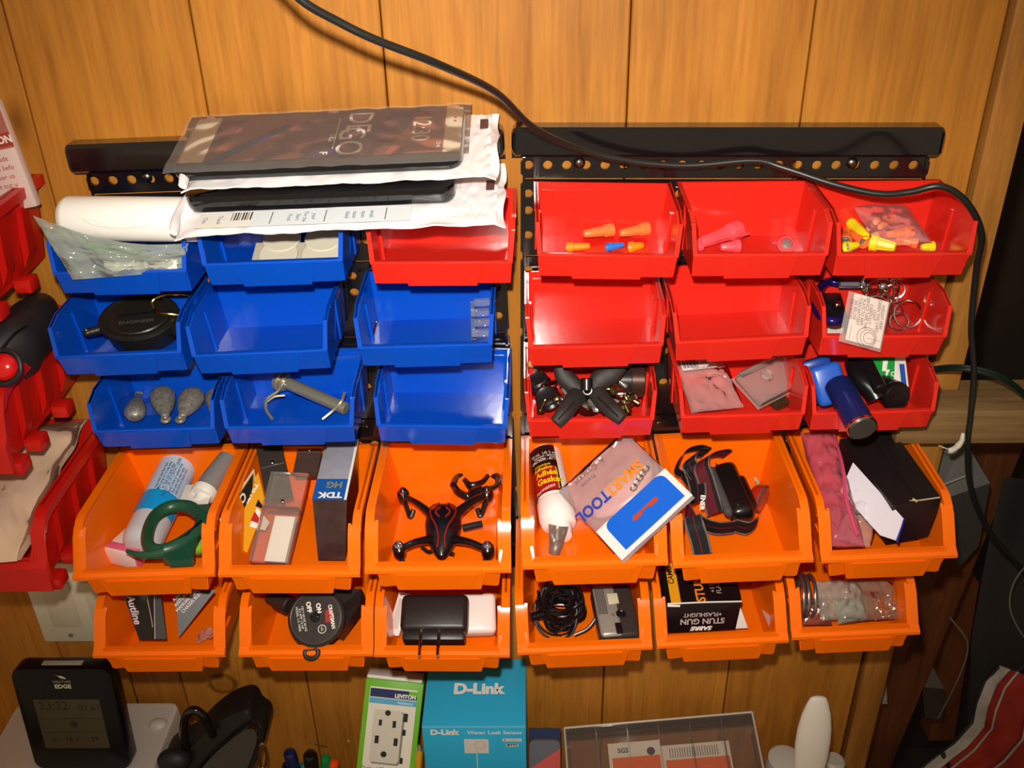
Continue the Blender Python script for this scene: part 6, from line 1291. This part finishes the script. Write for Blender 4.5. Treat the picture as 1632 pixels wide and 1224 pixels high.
it = [('r', -s*.41, -h_/2, s*.41, T0-.008, 0), ('r', -s*.40, T0-.020, s*.41, T0-.010, 1), ('r', s*.27, T0-.0155, s*.41, T0-.010, 5), ('t', 'LEVITON', s*.21, T0-.0168, .0062, 6, dict(bold=.04)), ('r', -s*.40, T0-.0275, s*.41, T0-.021, 2), ('t', 'Residential', s*.22, T0-.0245, .0042, 6, {})]
p_ = lambda u, v: (s*(u-.5), T0-v)
it += [('p', [(-s*.27, T0-.035), (s*.20, T0-.035), (s*.24, T0-.040), (s*.24, T0-.094), (s*.20, T0-.098), (-s*.25, T0-.098), (-s*.29, T0-.094), (-s*.29, T0-.040)], 7), ('p', [(-s*.28, T0-.034), (s*.17, T0-.034), (s*.20, T0-.038), (s*.20, T0-.092), (s*.17, T0-.096), (-s*.27, T0-.096), (-s*.30, T0-.092), (-s*.30, T0-.038)], 3)]
it += [('c', -s*.06, T0-.0375, .0034, 4), ('r', -s*.20, T0-.053, -s*.145, T0-.046, 4), ('r', s*.04, T0-.054, s*.10, T0-.046, 4), ('r', -s*.24, T0-.074, -s*.17, T0-.065, 4), ('r', s*.09, T0-.075, s*.16, T0-.066, 4), ('c', -s*.06, T0-.086, .0036, 4), ('r', s*.215, T0-.046, s*.29, T0-.036, 4), ('r', s*.22, T0-.062, s*.28, T0-.055, 4), ('r', s*.23, T0-.095, s*.28, T0-.088, 4)]
it += [('t', 'Duplex USB Charger/', -s*.06, T0-.104, .0068, 4, dict(xs=.82)), ('t', 'Tamper Resistant Outlet', -s*.02, T0-.110, .0068, 4, dict(xs=.82)), ('t', 'Double charger USB/adult imminable', -s*.05, T0-.116, .0042, 7, dict(xs=.85)), ('t', 'Doble Cargador USB/Contacto con Seguro', -s*.0, T0-.121, .0042, 7, dict(xs=.85))]
prints('carton_print', t, it, mt_, TR(0, 0, .0003))

# leak sensor carton
x0, x1, zt_, yf = -.1274, -.0096, .7201, -.1013
t = thing('sensor_carton', 'bright blue square carton with white lettering on its top and front', 'carton', TR((x0+x1)/2, yf/2, ZB))
W_, D_2, H_2 = x1-x0, -yf-.001, zt_-ZB
b = B(); b.box(W_, D_2, H_2, TR(z=H_2/2), bev=.0008); b.obj('carton', t, mat('carton_sky_blue', '#2fb0dc', .35))
b = B(); b.box(W_*.995, .0004, .0016, TR(y=-D_2/2-.0002, z=H_2-.0022)); b.obj('fold_line', t, mat('fold_pale', '#7cc8e2', .5))
Mtp = TR(0, 0, H_2); Mfr = TR(0, -D_2/2, H_2, rx=90)
prints('top_print', t, [('t', 'D-Link', .003, .003, .0215, 0, dict(bold=.05, xs=.98))], [INKW], Mtp)
sb = [INKW, mat('sensor_white', '#dcd6cc', .5), mat('sensor_line', '#a49d94', .5), mat('sticker_red', '#c03a34', .5)]
prints('front_print', t, [('t', 'D-Link', -.034, -.011, .0115, 0, dict(bold=.05)), ('t', 'Water Leak Sensor', .0235, -.0115, .0080, 0, dict(bold=.01)), ('p', [(-.012+.028*.5+.0145*sg(cos(a_))*abs(cos(a_))**.35, -.034+.0135*sg(sin(a_))*abs(sin(a_))**.35) for a_ in [k2*pi/16 for k2 in range(32)]], 1) if False else ('r', -.012, -.046, .016, -.022, 1), ('o', .006, -.032, .0062, .0056, 2), ('t', 'D-Link', .002, -.0435, .0022, 2, {}), ('r', .0015, -.075, .0025, -.046, 1), ('r', .032, -.026, .054, -.021, 1), ('c', .035, -.0235, .0011, 3), ('t', 'mydlink', .0445, -.0235, .0034, 2, {}), ('r', .036, -.0345, .050, -.0295, 1), ('t', 'IFTTT', .043, -.032, .0046, 4, dict(bold=.06))], sb+[INKK], Mfr)
w1 = W('yellow_pencil', 'yellow pen standing between the green edged carton and the blue carton', 'pen', P(668, 1224, y=-.09))
b = w1.b(); a, c = P(664, 1255, y=-.095), P(669, 1194, y=-.09); b.cyl(a-(c-a)*1.2, c, .0042, 6); w1.put(b, 'barrel', mat('pencil_yellow', '#e0a814', .35))
b = w1.b(); b.cyl(c, c+(c-a).normalized()*.007, .0038, 14, r2=.0022); w1.put(b, 'tip', CHROME)

# blister pack
tl, tr_, br, bl = P(838, 1162, y=-.055), P(888, 1160, y=-.055), P(893, 1232, y=-.080), P(842, 1232, y=-.080)
e_ = 1.2; M, w_, h_ = rect(tl, tr_, br+(br-tr_)*e_, bl+(bl-tl)*e_); t = thing('blue_red_pack', 'blue and red blister pack half hidden right of the blue carton', 'pack', M)
b = B(); b.box(w_, h_, .0012, TR(z=-.001)); b.obj('card', t, mat('pack_navy', '#1d2c52', .4))
b = B(); b.rbox(w_*.98, h_*.9, .010, .006, .002, TR(0, -h_*.04, 0)); b.obj('blister', t, HARD)
prints('card_print', t, [('p', [(-w_/2, -h_/2), (w_/2, -h_/2), (w_/2, h_*.30), (-w_/2, h_*.08)], 0), ('t', 'SHEARS', w_*.1, h_*.06, .005, 1, {}), ('t', 'HEAVY DUTY', w_*.05, h_*.01, .0045, 1, {}), ('t', 'READY', w_*.15, -.03*h_, .0045, 1, {})], [mat('pack_red', '#d0302c', .4), INKK], TR())
# organiser
tl, tr_, br, bl = P(902, 1162, y=-.030), P(1188, 1137, y=-.030), P(1222, 1235, y=-.100), P(906, 1260, y=-.100)
e_ = .5; M, w_, h_ = rect(tl, tr_, br+(br-tr_)*e_, bl+(bl-tl)*e_); t = thing('clear_organiser', 'clear plastic compartment box leaning on the wall at the bottom edge', 'organiser', M)
OG = clear('organiser_plastic', '#efe9e0', .035, .06)
b = B(); b.rbox(w_, h_, .004, .005, .001, TR(z=-.001)); b.obj('lid', t, OG)
b = B()
for a, c in (((-w_/2, h_/2-.003, -.032), (w_/2, h_/2, 0)), ((-w_/2, -h_/2, -.032), (-w_/2+.003, h_/2, 0)), ((w_/2-.003, -h_/2, -.032), (w_/2, h_/2, 0)), ((-w_/2, -h_/2, -.034), (w_/2, h_/2, -.032))): b.lohi(a, c)
b.obj('body', t, OG)
for i in range(1, 6):
    b = B(); b.lohi((-w_/2+w_*i/6-.0007, -h_/2+.003, -.031), (-w_/2+w_*i/6+.0007, h_/2-.003, -.001)); b.obj('divider', t, clear('divider_plastic', '#f4efe6', .10, .1))
b = B(); b.tube([(-w_/2, h_/2, .003), (w_/2, h_/2, .003)], .0013, 8); b.tube([(-w_/2, h_/2, .003), (-w_/2, -h_/2, .003)], .0013, 8); b.tube([(w_/2, h_/2, .003), (w_/2, -h_/2, .003)], .0013, 8); b.obj('lid_edge', t, clear('edge_plastic', '#f4efe6', .45, .1))
for i, (u0, u1, v0, lb, tx) in enumerate(((-.28, .0, .36, 'orange printed card seen through the left half of the clear box', 'SGS'), (.0, .36, .28, 'orange printed card seen through the right half of the clear box', ''))):
    tt = thing('printed_card', lb, 'card', M @ TR(0, 0, -.020+.003*i))
    b = B(); b.lohi((u0*w_, -h_*.5, -.001), (u1*w_, v0*h_, .0)); b.obj('card', tt, PAPER)
    prints('card_print', tt, [('r', u0*w_+.004, -h_*.5, u1*w_-.002, v0*h_-.018, 0)]+([('t', tx, u0*w_+.018, v0*h_-.010, .008, 1, dict(bold=.03)), ('c', u0*w_+.052, v0*h_-.013, .005, 1)] if tx else [('r', u0*w_+.01+j*.003, v0*h_-.016, u0*w_+.0108+j*.003, v0*h_-.004, 1) for j in range(20)]), [mat('card_orange_red', '#ee6a30', .5), mat('sgs_ink', '#4a4252', .5)], TR())
# white bottles
a = P(1294, 1112, y=-.115); c0 = P(1292, 1224, y=-.115)
w1 = W('oval_brush', 'white oval paddle shaped cap standing at the bottom right of the wall', 'paddle', P(1292, 1224, y=-.115))
tp = P(1298, 1110, y=-.105); bt = P(1288, 1240, y=-.125); M, L = bottle_M(bt, tp); MM = w1.b().T @ FR(bt, (CR), (tp-bt)) 
b = w1.b(); b.T = MM; b.lathe([(0, -L*.6), (.004, -L*.55), (.010, -L*.28), (.0155, 0), (.0188, L*.25), (.0196, L*.45), (.0188, L*.62), (.0160, L*.79), (.0125, L*.90), (.0105, L*.95), (.0085, L*.985), (.005, L), (0, L*1.004)], 40, ry=.42); w1.put(b, 'paddle', mat('paddle_white', '#e4ddd0', .45))
t = thing('white_bottle', 'plain white bottle behind the white oval paddle', 'bottle', TR(P(1248, 1190, y=-.04).x+.004, -.045, ZB))
b = B(); hb = P(1248, 1192, y=-.04).z-ZB-.012; b.lathe([(0, 0), (.021, .001), (.0225, .006), (.0225, hb-.012), (.021, hb-.002), (.016, hb), (0, hb)], 32); b.obj('bottle', t, mat('bottle_white', '#d2ccc2', .4))
t = thing('white_bottle', 'grey white bottle cap right of the white oval paddle', 'bottle', TR(P(1325, 1205, y=-.06).x, -.07, ZB))
b = B(); hb = P(1328, 1206, y=-.07).z-ZB-.004; b.lathe([(0, 0), (.013, .001), (.013, hb-.003), (.010, hb), (0, hb)], 28); b.obj('bottle', t, mat('bottle_greyish', '#b8b4ac', .4))
# knot in the wood and a chalky scratch
